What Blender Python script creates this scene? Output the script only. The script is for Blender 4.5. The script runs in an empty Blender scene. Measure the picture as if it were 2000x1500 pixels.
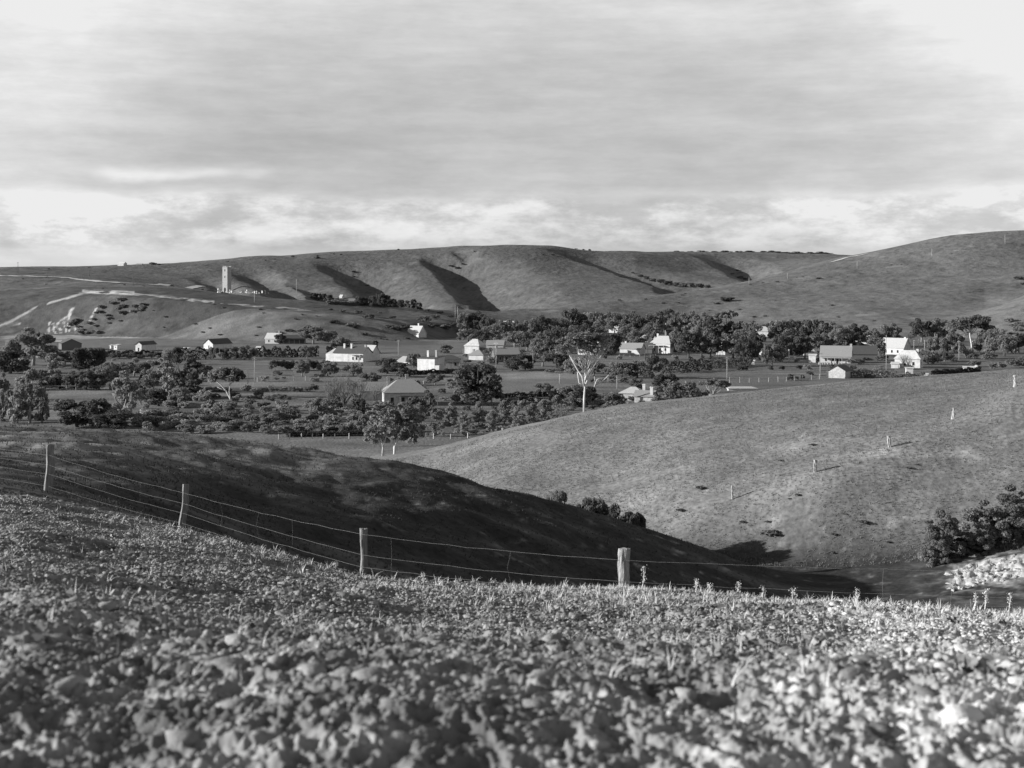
import bpy, math, random
import numpy as np
from mathutils import Vector
R = math.radians
rnd = random.Random(7)
rng = np.random.default_rng(11)
SC = bpy.context.scene
COL = SC.collection
F, YH, EYE = 2747.0, 560.0, 33.0      # focal length in photo pixels, horizon row, eye height over the valley floor
SUN_EL, SUN_BACK = 15.5, 6.0

# ------------------------------------------------------------------ noise
_pt = np.random.default_rng(5).integers(0, 1 << 30, 4096)
_ga = np.random.default_rng(6).uniform(0, 2 * math.pi, 4096)
_gx, _gy = np.cos(_ga), np.sin(_ga)
def gnoise(x, y, seed=0):
    xi = np.floor(x).astype(np.int64); yi = np.floor(y).astype(np.int64)
    fx, fy = x - xi, y - yi
    ux = fx * fx * fx * (fx * (fx * 6 - 15) + 10); uy = fy * fy * fy * (fy * (fy * 6 - 15) + 10)
    def g(a, b, dx, dy):
        h = (_pt[(a * 7 + seed * 131) & 4095] + _pt[(b * 13 + 977 + seed) & 4095] * 3 + a * 31 + b * 17) & 4095
        return _gx[h] * dx + _gy[h] * dy
    n0 = g(xi, yi, fx, fy) * (1 - ux) + g(xi + 1, yi, fx - 1, fy) * ux
    n1 = g(xi, yi + 1, fx, fy - 1) * (1 - ux) + g(xi + 1, yi + 1, fx - 1, fy - 1) * ux
    return (n0 * (1 - uy) + n1 * uy) * 1.5
def fbm(x, y, sc, octv=3, seed=0, gain=.5):
    s, a, t = 0, 1, 0
    for i in range(octv):
        s = s + a * gnoise(x / sc * 2 ** i, y / sc * 2 ** i, seed + i * 9); t += a; a *= gain
    return s / t
def sstep(a, b, x):
    t = np.clip((x - a) / (b - a), 0, 1); return t * t * (3 - 2 * t)

def pchip(x, y, xq):
    h = np.diff(x); d = np.diff(y) / h
    m = np.zeros_like(y)
    for i in range(1, len(x) - 1):
        if d[i - 1] * d[i] > 0:
            w1, w2 = 2 * h[i] + h[i - 1], h[i] + 2 * h[i - 1]
            m[i] = (w1 + w2) / (w1 / d[i - 1] + w2 / d[i])
    m[0], m[-1] = d[0], d[-1]
    i = np.clip(np.searchsorted(x, xq) - 1, 0, len(x) - 2)
    t = np.clip((xq - x[i]) / h[i], 0, 1)
    return (y[i] * (2 * t**3 - 3 * t**2 + 1) + h[i] * m[i] * (t**3 - 2 * t**2 + t)
            + y[i + 1] * (-2 * t**3 + 3 * t**2) + h[i] * m[i + 1] * (t**3 - t**2))

# ------------------------------------------------------------------ the lie of the land
# per sight column: (distance, image row) or (distance, -drop below the eye)
NEAR = lambda c, m: [(.5, -1.5), (4.4, 1500), m, c]
PROF = {
 -400: NEAR((52, -6.5), (15, -2.9)) + [(76, -8.6), (140, -13), (170, -18), (200, -24), (230, -29), (285, -33), (954, -33), (1000, 600), (1120, 565), (1250, 545), (1400, 538), (1550, 535), (1700, 533), (1900, 530), (4500, 20)],
 0: NEAR((47, 945), (15, 1100)) + [(70, 925), (140, 835), (170, -20), (200, -25), (230, -29), (285, -33), (954, -33), (1000, 592), (1120, 560), (1250, 540), (1400, 532), (1550, 531), (1700, 528), (1900, 525), (4500, 20)],
 200: NEAR((42, 990), (13.6, 1148)) + [(68, -10), (140, 840), (170, -20), (200, -25), (230, -29), (285, -33), (922, -33), (978, 575), (1070, 562), (1200, 549), (1300, 546), (1500, 543), (1800, 530), (2000, 519), (4500, 20)],
 400: NEAR((37, 1042), (12.8, 1185)) + [(68, -13), (138, 855), (170, -21), (200, -26), (230, -30), (285, -33), (868, -33), (925, 592), (985, 580), (1050, 572), (1100, 571), (1350, 572), (1800, 545), (2100, 512), (4500, 20)],
 600: NEAR((33, 1104), (12, 1215)) + [(70, -16), (133, 885), (168, -24), (200, -28.5), (230, -31), (285, -33), (828, -33), (890, 611), (930, 600), (980, 592), (1010, 587), (1500, 585), (1900, 545), (2300, 496), (4500, 20)],
 800: NEAR((29, 1137), (12, 1238)) + [(74, -19), (130, 912), (165, -27.5), (200, -29.3), (228, 898), (290, -33), (850, -33), (900, 628), (950, 618), (1000, 610), (1040, 603), (1550, 604), (1950, 550), (2300, 487), (4500, 20)],
 1000: NEAR((28, 1150), (12, 1250)) + [(78, -21.5), (130, 962), (160, -29), (190, 930), (222, 845), (310, -33), (1000, -33), (1060, 632), (1110, 620), (1160, 611), (1200, 606), (1500, -26.5), (1950, 545), (2300, 477), (4500, 20)],
 1200: NEAR((27.5, 1161), (12, 1252)) + [(82, -24.5), (133, 1015), (155, -29.2), (178, 945), (220, 802), (330, -33), (1100, -33), (1150, 622), (1220, 605), (1280, 592), (1330, 584), (1600, 588), (2000, 540), (2400, 492), (4500, 20)],
 1400: NEAR((27, 1165), (12, 1255)) + [(85, -26.5), (135, 1082), (150, -29.3), (162, 978), (220, 778), (345, -33), (1100, -33), (1160, 625), (1250, 600), (1330, 578), (1450, 561), (1800, -5), (2250, 530), (2700, 493), (4500, 20)],
 1500: NEAR((27, 1172), (12, 1256)) + [(86, -27), (136, 1115), (147, -29.5), (162, 948), (221, 766), (350, -33), (1080, -33), (1150, 620), (1250, 594), (1380, 565), (1550, 541), (2000, 545), (2400, 522), (2750, 494), (4500, 20)],
 1600: NEAR((27, 1178), (12, 1258)) + [(88, -27.5), (134, 1142), (145, -29), (160, 918), (219, 755), (355, -33), (1007, -33), (1080, 630), (1200, 598), (1400, 555), (1650, 512), (2100, 517), (2500, 506), (2800, 497), (4500, 20)],
 1700: NEAR((26.7, 1184), (12, 1262)) + [(90, -27.5), (130, 1158), (143, -28.2), (163, 883), (218, 747), (360, -33), (950, -33), (1020, 635), (1150, 602), (1400, 545), (1650, 494), (2100, 505), (2500, 505), (2800, 503), (4500, 20)],
 1800: NEAR((26.5, 1192), (12, 1266)) + [(90, -27.3), (124, -27.7), (142, -27.6), (167, 846), (218, 739), (365, -33), (906, -33), (1000, 636), (1110, 613), (1400, 535), (1650, 475), (2100, 500), (2500, 500), (2800, 505), (4500, 20)],
 1900: NEAR((26.3, 1198), (12, 1270)) + [(90, -26.8), (122, -27.3), (141, -27.0), (172, 805), (218, 731), (370, -33), (900, -33), (1000, 621), (1080, 612), (1380, 535), (1650, 460), (2100, 490), (2500, 495), (2800, 500), (4500, 20)],
 2000: NEAR((26, 1204), (12, 1275)) + [(90, -26), (122, -26.8), (140, -26.2), (178, 748), (218, 724), (380, -33), (880, -33), (1000, 575), (1080, 586), (1380, 530), (1650, 453), (2100, 480), (2500, 490), (2800, 495), (4500, 20)],
 2400: NEAR((25, 1200), (12, 1290)) + [(88, -24), (120, -25), (138, -23), (180, 690), (220, 676), (380, -33), (880, -33), (1000, 490), (1100, 500), (1380, 500), (1650, 430), (2100, 450), (2500, 470), (2800, 480), (4500, 20)],
}
PXS = np.array(sorted(PROF), float)
K = len(PROF[0])
TD = np.array([[PROF[int(p)][k][0] for p in PXS] for k in range(K)])
def _z(t):
    D, v = t
    if v == 20: return -40.0
    return EYE + v if v < 0 else EYE - (v - YH) / F * D
TZ = np.array([[_z(PROF[int(p)][k]) for p in PXS] for k in range(K)])

cols = np.concatenate([np.arange(-2600, -60, 40), np.arange(-60, 2061, 3.0), np.arange(2080, 4600, 40)])
r1 = np.exp(np.arange(math.log(.5), math.log(3.6), .02))
r2 = np.exp(np.arange(math.log(3.6), math.log(40), .0032))
r3 = np.exp(np.arange(math.log(40), math.log(330), .0055))
r4 = np.exp(np.arange(math.log(330), math.log(800), .0065))
r4b = np.arange(801, 1110, 1.1)
r5 = np.exp(np.arange(math.log(1111), math.log(4500), .0045))
rows = np.concatenate([r1, r2, r3, r4, r4b, r5])
cc = np.clip(cols, PXS[0], PXS[-1])
CD = np.array([pchip(PXS, TD[k], cc) for k in range(K)])
CZ = np.array([pchip(PXS, TZ[k], cc) for k in range(K)])
_in = np.nonzero((cols >= -60) & (cols <= 2061))[0]; _k = np.exp(-.5 * (np.arange(-36, 37) / 13.0) ** 2); _k /= _k.sum()
for A_ in (CD, CZ):
    for k in range(K):
        v = A_[k, _in]; A_[k, _in] = np.convolve(np.concatenate([v[0] + (v[0] - v[36:0:-1]), v, v[-1] + (v[-1] - v[-2:-38:-1])]), _k, 'valid')
G = np.empty((len(rows), len(cols)))
for j in range(len(cols)):
    G[:, j] = pchip(CD[:, j], CZ[:, j], rows)
PX, DD = np.meshgrid(cols, rows)
XX = (PX - 1000) / F * DD
YROW = lambda: YH + (EYE - G) / DD * F

# gullies folded into the far hills: (points (px, row)), left width, right width, depth
GUL = [([(470, 522), (500, 535), (560, 572)], 55, 55, 11), ([(395, 540), (420, 552), (450, 566)], 45, 40, 8),
       ([(560, 548), (600, 562), (640, 585)], 40, 60, 9),
       ([(660, 518), (693, 533), (735, 565), (770, 600)], 62, 120, 20),
       ([(860, 502), (885, 522), (912, 548), (945, 583), (975, 608)], 58, 170, 24),
       ([(905, 492), (912, 505), (915, 520)], 30, 40, 9),
       ([(1105, 488), (1180, 512), (1250, 540), (1320, 562)], 44, 110, 13),
       ([(1395, 498), (1440, 520), (1495, 545)], 55, 80, 15)]
base_k, crest_k = CD[15], CD[17]
yb = YH + (EYE - CZ[15]) / CD[15] * F; yc = YH + (EYE - CZ[17]) / CD[17] * F
YR = YROW()
carve = np.zeros_like(G); X, Y = XX, DD
gn = 9 * fbm(X, Y, 70, 3, 90) + 5 * fbm(X, Y, 22, 2, 91)
for pts, wl, wr, dep in GUL:
    p = np.array(pts, float)
    c = np.interp(YR, p[:, 1], p[:, 0])
    u = PX - c + gn
    g = np.where(u < 0, sstep(-wl, -3, u), 1 - sstep(0, wr, u))
    s = sstep(p[0, 1] - 8, p[0, 1] + 14, YR) * (1 - sstep(p[-1, 1] + 4, p[-1, 1] + 16, YR) * .7)
    m = sstep(CD[14][None, :] + 20, CD[14][None, :] * .4 + CD[15][None, :] * .6, DD) * (1 - sstep(2500, 2900, DD))
    carve = np.maximum(carve, g * s * m * dep)
G -= carve

# folds in the bluff face and the right hill, roughness everywhere
X, Y = XX, DD
fore = 1 - sstep(-1.5, 1.0, DD - np.interp(PX, PXS, TD[3]) + 2.2 * sstep(900, 200, PX) * 0 + np.where(PX < 1000, (1000 - PX) * .0022, .4) + .5 * fbm(X, Y, 2.5, 2, 40))
hills = sstep(900, 1300, DD)
G += hills * (fbm(X, Y, 260, 3, 1) * 7 + fbm(X, Y, 60, 2, 2) * 1.2)
bl = sstep(830, 930, DD) * (1 - sstep(1250, 1400, DD))
G += bl * fbm(X, Y * .5 + G * 1.5, 40, 3, 3) * 1.3
mid = sstep(40, 60, DD) * (1 - sstep(280, 320, DD))
G += mid * (fbm(X, Y, 16, 3, 4) * .45 + fbm(X, Y, 2.6, 3, 5) * .09)
G += mid * fbm(X * .25, Y, 2.6, 2, 95) * .13 * sstep(1000, 1200, PX)
mound = mid * (1 - sstep(130, 150, DD)) * (1 - sstep(1000, 1500, PX))
G += mound * (fbm(X, Y, 7, 3, 6) * .75 + fbm(X, Y, 2.2, 2, 7) * .14)
town = sstep(300, 340, DD) * (1 - sstep(800, 900, DD))
G += town * (fbm(X, Y, 60, 2, 8) * .5)
# shallow drain cut along the toe of the right slope
dr = np.exp(-((DD - 119) / 1.6) ** 2) * sstep(1640, 1700, PX) * (1 - sstep(1780, 1830, PX))
G -= dr * .5
# ploughed clods
bw = lambda s, sd: 1 - np.abs(fbm(X, Y, s, 2, sd)) * 2.6
cl = fbm(X, Y, 1.1, 2, 20) * .09 + fbm(X, Y, 3.4, 2, 25) * .13 + bw(.24, 21) * .028 + bw(.10, 22) * .024 + bw(.045, 23) * .011 - .05
G += np.where(DD < 60, fore * cl, 0)
verge = (1 - fore) * (1 - sstep(45, 60, DD))
G += np.where(DD < 60, verge * (fbm(X, Y, 1.1, 2, 24) * .05), 0)

def zat(px, D):
    j = np.clip(np.searchsorted(cols, px) - 1, 0, len(cols) - 2); i = np.clip(np.searchsorted(rows, D) - 1, 0, len(rows) - 2)
    a = (px - cols[j]) / (cols[j + 1] - cols[j]); b = (D - rows[i]) / (rows[i + 1] - rows[i])
    return (G[i, j] * (1 - a) + G[i, j + 1] * a) * (1 - b) + (G[i + 1, j] * (1 - a) + G[i + 1, j + 1] * a) * b
def zxy(x, y):
    y = np.maximum(y, .6); return zat(1000 + x / y * F, y)
def spot(px, row, dmin=290, dmax=4000):
    """where the sight line through (px,row) meets the land beyond dmin"""
    d = rows[(rows >= dmin) & (rows <= dmax)]
    z = zat(np.full_like(d, px), d)
    y = YH + (EYE - z) / d * F
    k = np.nonzero(y <= row)[0]
    k = k[0] if len(k) else int(np.argmin(y))
    if k > 0 and y[k - 1] > row >= y[k]:
        D = d[k - 1] + (d[k] - d[k - 1]) * (y[k - 1] - row) / (y[k - 1] - y[k])
    else: D = d[k]
    return float((px - 1000) / F * D), float(D), float(zat(px, D))

# ------------------------------------------------------------------ what grows or lies on it (ground tone, with some sunlight worked into the colour)
YR = YH + (EYE - G) / DD * F
alb = np.full_like(G, .085)
n1 = fbm(X, Y, 30, 3, 50); n2 = fbm(X, Y, 6, 3, 51)
YG = Y * .45 + G * 1.7
alb = np.where(DD > 850, .105 * (1 + .25 * fbm(X, YG, 100, 3, 52) + .25 * fbm(X, YG, 22, 3, 53)), alb)
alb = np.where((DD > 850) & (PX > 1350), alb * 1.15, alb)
right = mid * sstep(0, 10, DD - np.interp(PX, PXS, TD[6]))
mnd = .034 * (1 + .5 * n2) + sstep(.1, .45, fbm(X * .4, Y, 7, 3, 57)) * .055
mnd = mnd + .095 * sstep(1150, 250, PX) * sstep(1000, 850, YR) * (.5 + 1.2 * sstep(-.2, .4, fbm(X * .3, Y, 4, 3, 58)))  # paler upper left and streaks of the mound painted for grazing sunlight
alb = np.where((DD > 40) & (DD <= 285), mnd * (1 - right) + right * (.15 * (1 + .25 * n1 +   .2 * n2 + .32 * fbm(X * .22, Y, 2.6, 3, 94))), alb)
# bare straw tussock patches on the right slope
pp = right * sstep(1500, 1800, PX) * sstep(150, 120, DD) * 0
st = right * sstep(.18, .42, fbm(X * .45, Y, 5, 3, 54)) * sstep(1450, 1850, PX) * sstep(760, 900, YR)
alb += st * .12
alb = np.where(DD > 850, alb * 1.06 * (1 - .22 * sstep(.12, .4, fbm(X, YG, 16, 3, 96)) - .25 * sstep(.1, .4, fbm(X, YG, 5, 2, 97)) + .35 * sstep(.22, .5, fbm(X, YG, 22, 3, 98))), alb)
alb = np.where((DD > 850) & (DD < 1080) & (PX < 760), alb * (.72 - .14 * sstep(250, 330, PX) * (1 - sstep(480, 560, PX))), alb)  # bluff colour darkened, most where its bulge catches the sun, to even out the light
# floor of the valley: paddocks
fl = (DD > 285) & (DD < 900); wob = fbm(X, Y, 14, 3, 59)
def band(pts, w, D=None, soft=1.5):
    p = np.array(pts, float)
    yy = np.interp(PX, p[:, 0], p[:, 1]); ww = np.interp(PX, p[:, 0], w) if hasattr(w, '__len__') else w
    ins = sstep(p[0, 0] - 8, p[0, 0] + 30, PX + wob * 30) * (1 - sstep(p[-1, 0] - 30, p[-1, 0] + 8, PX + wob * 30))
    return ins * (1 - sstep(ww * .6, ww + soft + 1, np.abs(YR - yy + wob * 3))) * (DD < CD[10][None, :] + 4)
floor = .125 * (1 + .35 * fbm(X, Y, 45, 3, 55) + .3 * fbm(X, Y, 9, 3, 56) + .55 * fbm(X * .12, Y, 9, 3, 92))
alb = np.where(fl, floor, alb)
def paint(mask, v, lo=285, hi=1200):
    global alb
    m = mask * ((DD > lo) & (DD < hi)); alb = alb * (1 - m) + v * m
paint(band([(970, 736), (1150, 730)], 7), .21); paint(band([(850, 738), (980, 736)], 6), .19)
paint(band([(965, 757), (1120, 750)], 9), .14)
paint(band([(90, 768), (215, 764)], 7), .18); paint(band([(60, 800), (150, 795)], 12), .17)
paint(band([(410, 752), (600, 748)], 4), .17); paint(band([(330, 775), (620, 765)], 4), .165)
paint(band([(410, 763), (610, 760)], 5), .06); paint(band([(370, 781), (560, 773)], 2), .06)  # darker strips across the left paddock
paint(band([(560, 790), (640, 796)], 4), .16)
paint(band([(430, 868), (560, 874), (700, 884), (790, 880), (900, 866)], 12), .13)
paint(band([(560, 848), (800, 846)], 3), .035)
paint(band([(1350, 750), (1700, 738)], 6), .12)
paint(band([(0, 660), (140, 658), (360, 654)], 4), .3); paint(band([(0, 670), (400, 668)], 5), .14)
paint(band([(640, 680), (860, 678), (930, 684)], 12), .13)
paint(band([(700, 672), (860, 670)], 4), .085)
paint(band([(960, 770), (1040, 778), (1080, 788)], 2), .2)
paint(band([(1150, 800), (1230, 795), (1330, 800)], 4), .17)
for pts, wd_ in [([(140, 600), (134, 615), (118, 627), (110, 640)], 3), ([(96, 628), (95, 652)], 2.2), ([(105, 630), (106, 652)], 1.6), ([(115, 628), (117, 652)], 2.6), ([(126, 625), (128, 652)], 1.5), ([(133, 618), (134, 650)], 1.8), ([(186, 602), (178, 618), (174, 630)], 2), ([(146, 640), (150, 652)], 2), ([(158, 640), (157, 652)], 1.6)]:
    p = np.array(pts, float); xx_ = np.interp(YR, p[:, 1], p[:, 0]); m = sstep(-.3, .15, fbm(X, YG, 5, 3, 100)) * (1 - sstep(wd_ * .4, wd_ + 1.2, np.abs(PX - xx_ + wob * 6 + 3 * fbm(X, YG, 6, 3, 101)))) * ((YR > p[0, 1]) & (YR < p[-1, 1]) & (DD > 900) & (DD < 1030)); alb = alb * (1 - m) + .40 * m
rim = lambda pts, w_, n_, th: np.where((PX > pts[0][0]) & (PX < pts[-1][0]) & (DD > 860) & (DD < 1150), (1 - sstep(w_ * .5, w_ + 1.2, np.abs(YR - np.interp(PX, [p_[0] for p_ in pts], [p_[1] for p_ in pts]) + wob * 3))) * sstep(th, th + .2, fbm(X, Y, n_, 3, 93)), 0)
for m_, v_ in ((rim([(-40, 648), (0, 637), (20, 628), (60, 606), (100, 590), (150, 577), (165, 570)], 2.2, 12, -.25), .3), (rim([(-40, 640), (10, 632), (42, 629)], 4, 8, -.1), .4), (rim([(160, 569), (210, 571), (262, 572)], 4, 9, -.15), .5), (rim([(262, 574), (300, 577), (345, 582), (420, 590)], 2.2, 8, -.1), .42), (rim([(430, 594), (520, 598), (560, 602), (615, 607)], 1.8, 9, .02), .4)): alb = alb * (1 - m_) + v_ * m_
# limestone scree at the bottom right, on its own patch of the slope
LS = sstep(.0, 1, (1 - np.abs((YR - np.interp(PX, [1840, 1900, 2000, 2200], [1132, 1120, 1106, 1085])) / 34)) * 2.4 * sstep(1825, 1900, PX)
           + 1.3 * fbm(X, Y, 2.0, 4, 60) - .3) * ((DD > 100) & (DD < 180))
alb = alb * (1 - LS) + (.34 + .22 * sstep(-.2, .5, fbm(X, Y, .9, 3, 99))) * LS
LS2 = sstep(1740, 1900, PX) * (1 - sstep(30, 75, np.abs(YR - np.interp(PX, [1740, 2000, 2200], [1135, 1108, 1085])))) * sstep(-.1, .4, fbm(X, Y, 2.4, 4, 102)) * ((DD > 100) & (DD < 180)); alb = alb + .16 * LS2 * (1 - LS)
G += LS * (bw(1.4, 61) * .25 + bw(.5, 62) * .12 - .15)
# the ploughed ground: paler, chalkier earth towards the right
chalk = sstep(-.8, 1.3, X - .2 * Y + 1.1 * fbm(X, Y, 2.0, 3, 63))
soil = (.11 + .13 * sstep(-.25, .45, fbm(X, Y, .5, 3, 64))) * (1 - chalk) + (.3 + .24 * sstep(-.3, .5, fbm(X, Y, .6, 3, 65))) * chalk
alb = np.where(DD <= 40, soil * fore + .05 * (1 + .6 * fbm(X, Y, .8, 3, 66)) * (1 - fore), alb)
alb = np.clip(alb, .02, .9)

# ------------------------------------------------------------------ blender helpers
def nt(m): m.use_nodes = True; t = m.node_tree; t.nodes.clear(); return t
def mat(name, v, v2=None, scale=3.0, rough=.9, bump=0, bscale=None, stretch=None, rand=0, world=False, detail=5):
    m = bpy.data.materials.new(name); t = nt(m); N, L = t.nodes, t.links
    o = N.new('ShaderNodeOutputMaterial'); b = N.new('ShaderNodeBsdfPrincipled'); L.new(b.outputs[0], o.inputs[0])
    b.inputs['Roughness'].default_value = rough; b.inputs['Specular IOR Level'].default_value = .2
    tc = N.new('ShaderNodeTexCoord'); mp = N.new('ShaderNodeMapping')
    if world:
        gp = N.new('ShaderNodeNewGeometry'); L.new(gp.outputs['Position'], mp.inputs[0])
    else: L.new(tc.outputs['Object'], mp.inputs[0])
    if stretch: mp.inputs['Scale'].default_value = stretch
    n = N.new('ShaderNodeTexNoise'); n.inputs['Scale'].default_value = scale; n.inputs['Detail'].default_value = detail
    L.new(mp.outputs[0], n.inputs['Vector'])
    r = N.new('ShaderNodeValToRGB'); v2 = v if v2 is None else v2
    r.color_ramp.elements[0].position = .32; r.color_ramp.elements[1].position = .68
    r.color_ramp.elements[0].color = (v, v, v, 1); r.color_ramp.elements[1].color = (v2, v2, v2, 1)
    L.new(n.outputs['Fac'], r.inputs[0]); out = r.outputs[0]
    if rand:
        oi = N.new('ShaderNodeObjectInfo'); mr = N.new('ShaderNodeMapRange'); mr.inputs[3].default_value = 1 - rand; mr.inputs[4].default_value = 1 + rand
        L.new(oi.outputs['Random'], mr.inputs[0]); vm = N.new('ShaderNodeVectorMath'); vm.operation = 'SCALE'
        L.new(out, vm.inputs[0]); L.new(mr.outputs[0], vm.inputs['Scale']); out = vm.outputs[0]
    L.new(out, b.inputs['Base Color'])
    if bump:
        bn = N.new('ShaderNodeTexNoise'); bn.inputs['Scale'].default_value = bscale or scale * 2; bn.inputs['Detail'].default_value = 6
        L.new(mp.outputs[0], bn.inputs['Vector']); bp = N.new('ShaderNodeBump'); bp.inputs['Distance'].default_value = bump
        bp.inputs['Strength'].default_value = 1
        L.new(bn.outputs['Fac'], bp.inputs['Height']); L.new(bp.outputs[0], b.inputs['Normal'])
    return m
M = dict(
 white=mat('whitewashed_render', .55, .40, .8, bump=.01), whitelap=mat('pale_weatherboard', .5, .4, 2, stretch=(1, 1, 8)),
 stone=mat('pale_rubble_stone', .42, .28, 1.6, bump=.04, bscale=4), tower=mat('weathered_tower_stone', .36, .24, .8, bump=.05, bscale=2.5),
 grey=mat('grey_iron_roof', .26, .20, 1.5, rough=.6, stretch=(6, 1, 1)), dark=mat('dark_iron_roof', .085, .06, 1.5, rough=.7, stretch=(6, 1, 1)),
 pale=mat('pale_iron_roof', .44, .34, 1.5, rough=.6, stretch=(6, 1, 1)), greywall=mat('dark_weathered_boards', .12, .09, 2, stretch=(6, 6, 1)),
 glass=mat('dark_window_glass', .03, .02, 3, rough=.25), brick=mat('chimney_brick', .3, .22, 5), woodp=mat('weathered_round_timber', .36, .14, 5, stretch=(5, 5, .6), bump=.02, bscale=14), wood=mat('grey_split_timber', .24, .12, 5, stretch=(5, 5, .6), bump=.012, bscale=14),
 paint=mat('white_painted_timber', .5, .38, 4), pole=mat('bleached_pole_timber', .4, .28, 3, stretch=(4, 4, .5)), polebrown=mat('dark_pole_timber', .12, .08, 3),
 wire=mat('weathered_fence_wire', .16, .1, 9, rough=.6), bark=mat('pale_gum_bark', .55, .36, 1.5, stretch=(2, 2, .5), bump=.02), barkm=mat('grey_gum_bark', .30, .18, 1.5), barkd=mat('dark_bark', .11, .07, 3, bump=.03),
 twig=mat('grey_winter_twigs', .19, .12, 3), rock=mat('white_limestone', .42, .24, 3, bump=.05, bscale=6), tomb=mat('white_gravestone', .55, .42, 2),
 lf_d=mat('dark_evergreen_leaves', .075, .13, 2.0, rand=.18), lf_m=mat('dull_gum_leaves', .15, .25, 2.0, rand=.2), lf_l=mat('pale_feathery_leaves', .2, .32, 2.0, rand=.15),
 lf_s=mat('scrub_leaves', .11, .18, 2.0, rand=.3), weed=mat('low_weed_leaves', .16, .26, 2.5, world=True), straw=mat('dry_straw_blades', .42, .55, 3, world=True),
 grassr=mat('pale_slope_grass', .12, .2, .5, world=True), hedge=mat('clipped_hedge_leaves', .03, .05, 1))

for k_ in ('lf_d', 'lf_m', 'lf_l', 'lf_s', 'hedge'):     # thin leaves let some light through
    t_ = M[k_].node_tree; o_ = [n for n in t_.nodes if n.type == 'OUTPUT_MATERIAL'][0]; p_ = [n for n in t_.nodes if n.type == 'BSDF_PRINCIPLED'][0]
    tr = t_.nodes.new('ShaderNodeBsdfTranslucent'); mx = t_.nodes.new('ShaderNodeMixShader'); mx.inputs[0].default_value = .5
    t_.links.new(p_.inputs['Base Color'].links[0].from_socket, tr.inputs[0]); t_.links.new(p_.outputs[0], mx.inputs[1]); t_.links.new(tr.outputs[0], mx.inputs[2]); t_.links.new(mx.outputs[0], o_.inputs[0])
def mesh(name, verts, faces, m=None, smooth=False):
    me = bpy.data.meshes.new(name); me.from_pydata([tuple(v) for v in verts], [], faces)
    if m: me.materials.append(m)
    if smooth: me.polygons.foreach_set('use_smooth', [True] * len(me.polygons))
    me.update(); return me
def npmesh(name, V, Fq, m=None, smooth=False):
    """V (n,3), Fq (m,k) all faces of one size k"""
    me = bpy.data.meshes.new(name); n, k = Fq.shape
    me.vertices.add(len(V)); me.vertices.foreach_set('co', np.ascontiguousarray(V, np.float32).ravel())
    me.loops.add(n * k); me.loops.foreach_set('vertex_index', np.ascontiguousarray(Fq, np.int32).ravel())
    me.polygons.add(n); me.polygons.foreach_set('loop_start', np.arange(0, n * k, k, dtype=np.int32)); me.polygons.foreach_set('loop_total', np.full(n, k, np.int32))
    if smooth: me.polygons.foreach_set('use_smooth', np.ones(n, bool))
    if m: me.materials.append(m)
    me.update(calc_edges=True); return me
def link(name, data, parent=None, loc=(0, 0, 0), rz=0, scale=None):
    o = bpy.data.objects.new(name, data); COL.objects.link(o); o.location = loc; o.rotation_euler = (0, 0, rz)
    if scale is not None: o.scale = scale if hasattr(scale, '__len__') else (scale,) * 3
    if parent: o.parent = parent
    return o
def tag(o, label=None, cat=None, group=None, kind=None):
    if label: o['label'] = label
    if cat: o['category'] = cat
    if group: o['group'] = group
    if kind: o['kind'] = kind
    return o
def thing(name, label, cat, loc=(0, 0, 0), rz=0, group=None, scale=None):
    return tag(link(name, None, None, loc, rz, scale), label, cat, group)
class MB:
    def __init__(s): s.v, s.f = [], []
    def box(s, x0, x1, y0, y1, z0, z1):
        b = len(s.v); s.v += [(x0, y0, z0), (x1, y0, z0), (x1, y1, z0), (x0, y1, z0), (x0, y0, z1), (x1, y0, z1), (x1, y1, z1), (x0, y1, z1)]
        s.f += [tuple(b + i for i in q) for q in ((0, 3, 2, 1), (4, 5, 6, 7), (0, 1, 5, 4), (1, 2, 6, 5), (2, 3, 7, 6), (3, 0, 4, 7))]; return s
    def poly(s, pts): b = len(s.v); s.v += [tuple(p) for p in pts]; s.f.append(tuple(range(b, b + len(pts)))); return s
    def tube(s, pts, rad, n=6):
        pts = [Vector(p) for p in pts]; b = len(s.v)
        for i, p in enumerate(pts):
            d = (pts[min(i + 1, len(pts) - 1)] - pts[max(i - 1, 0)]).normalized()
            a = d.cross(Vector((.31, .95, .05))).normalized(); c = d.cross(a)
            r = rad[i] if hasattr(rad, '__len__') else rad
            s.v += [tuple(p + (a * math.cos(t) + c * math.sin(t)) * r) for t in [2 * math.pi * k / n for k in range(n)]]
        for i in range(len(pts) - 1):
            for k in range(n):
                s.f.append((b + i * n + k, b + i * n + (k + 1) % n, b + (i + 1) * n + (k + 1) % n, b + (i + 1) * n + k))
        s.f.append(tuple(b + k for k in range(n))[::-1]); s.f.append(tuple(b + (len(pts) - 1) * n + k for k in range(n))); return s
    def me(s, name, m, smooth=False): return mesh(name, s.v, s.f, m, smooth)

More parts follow.
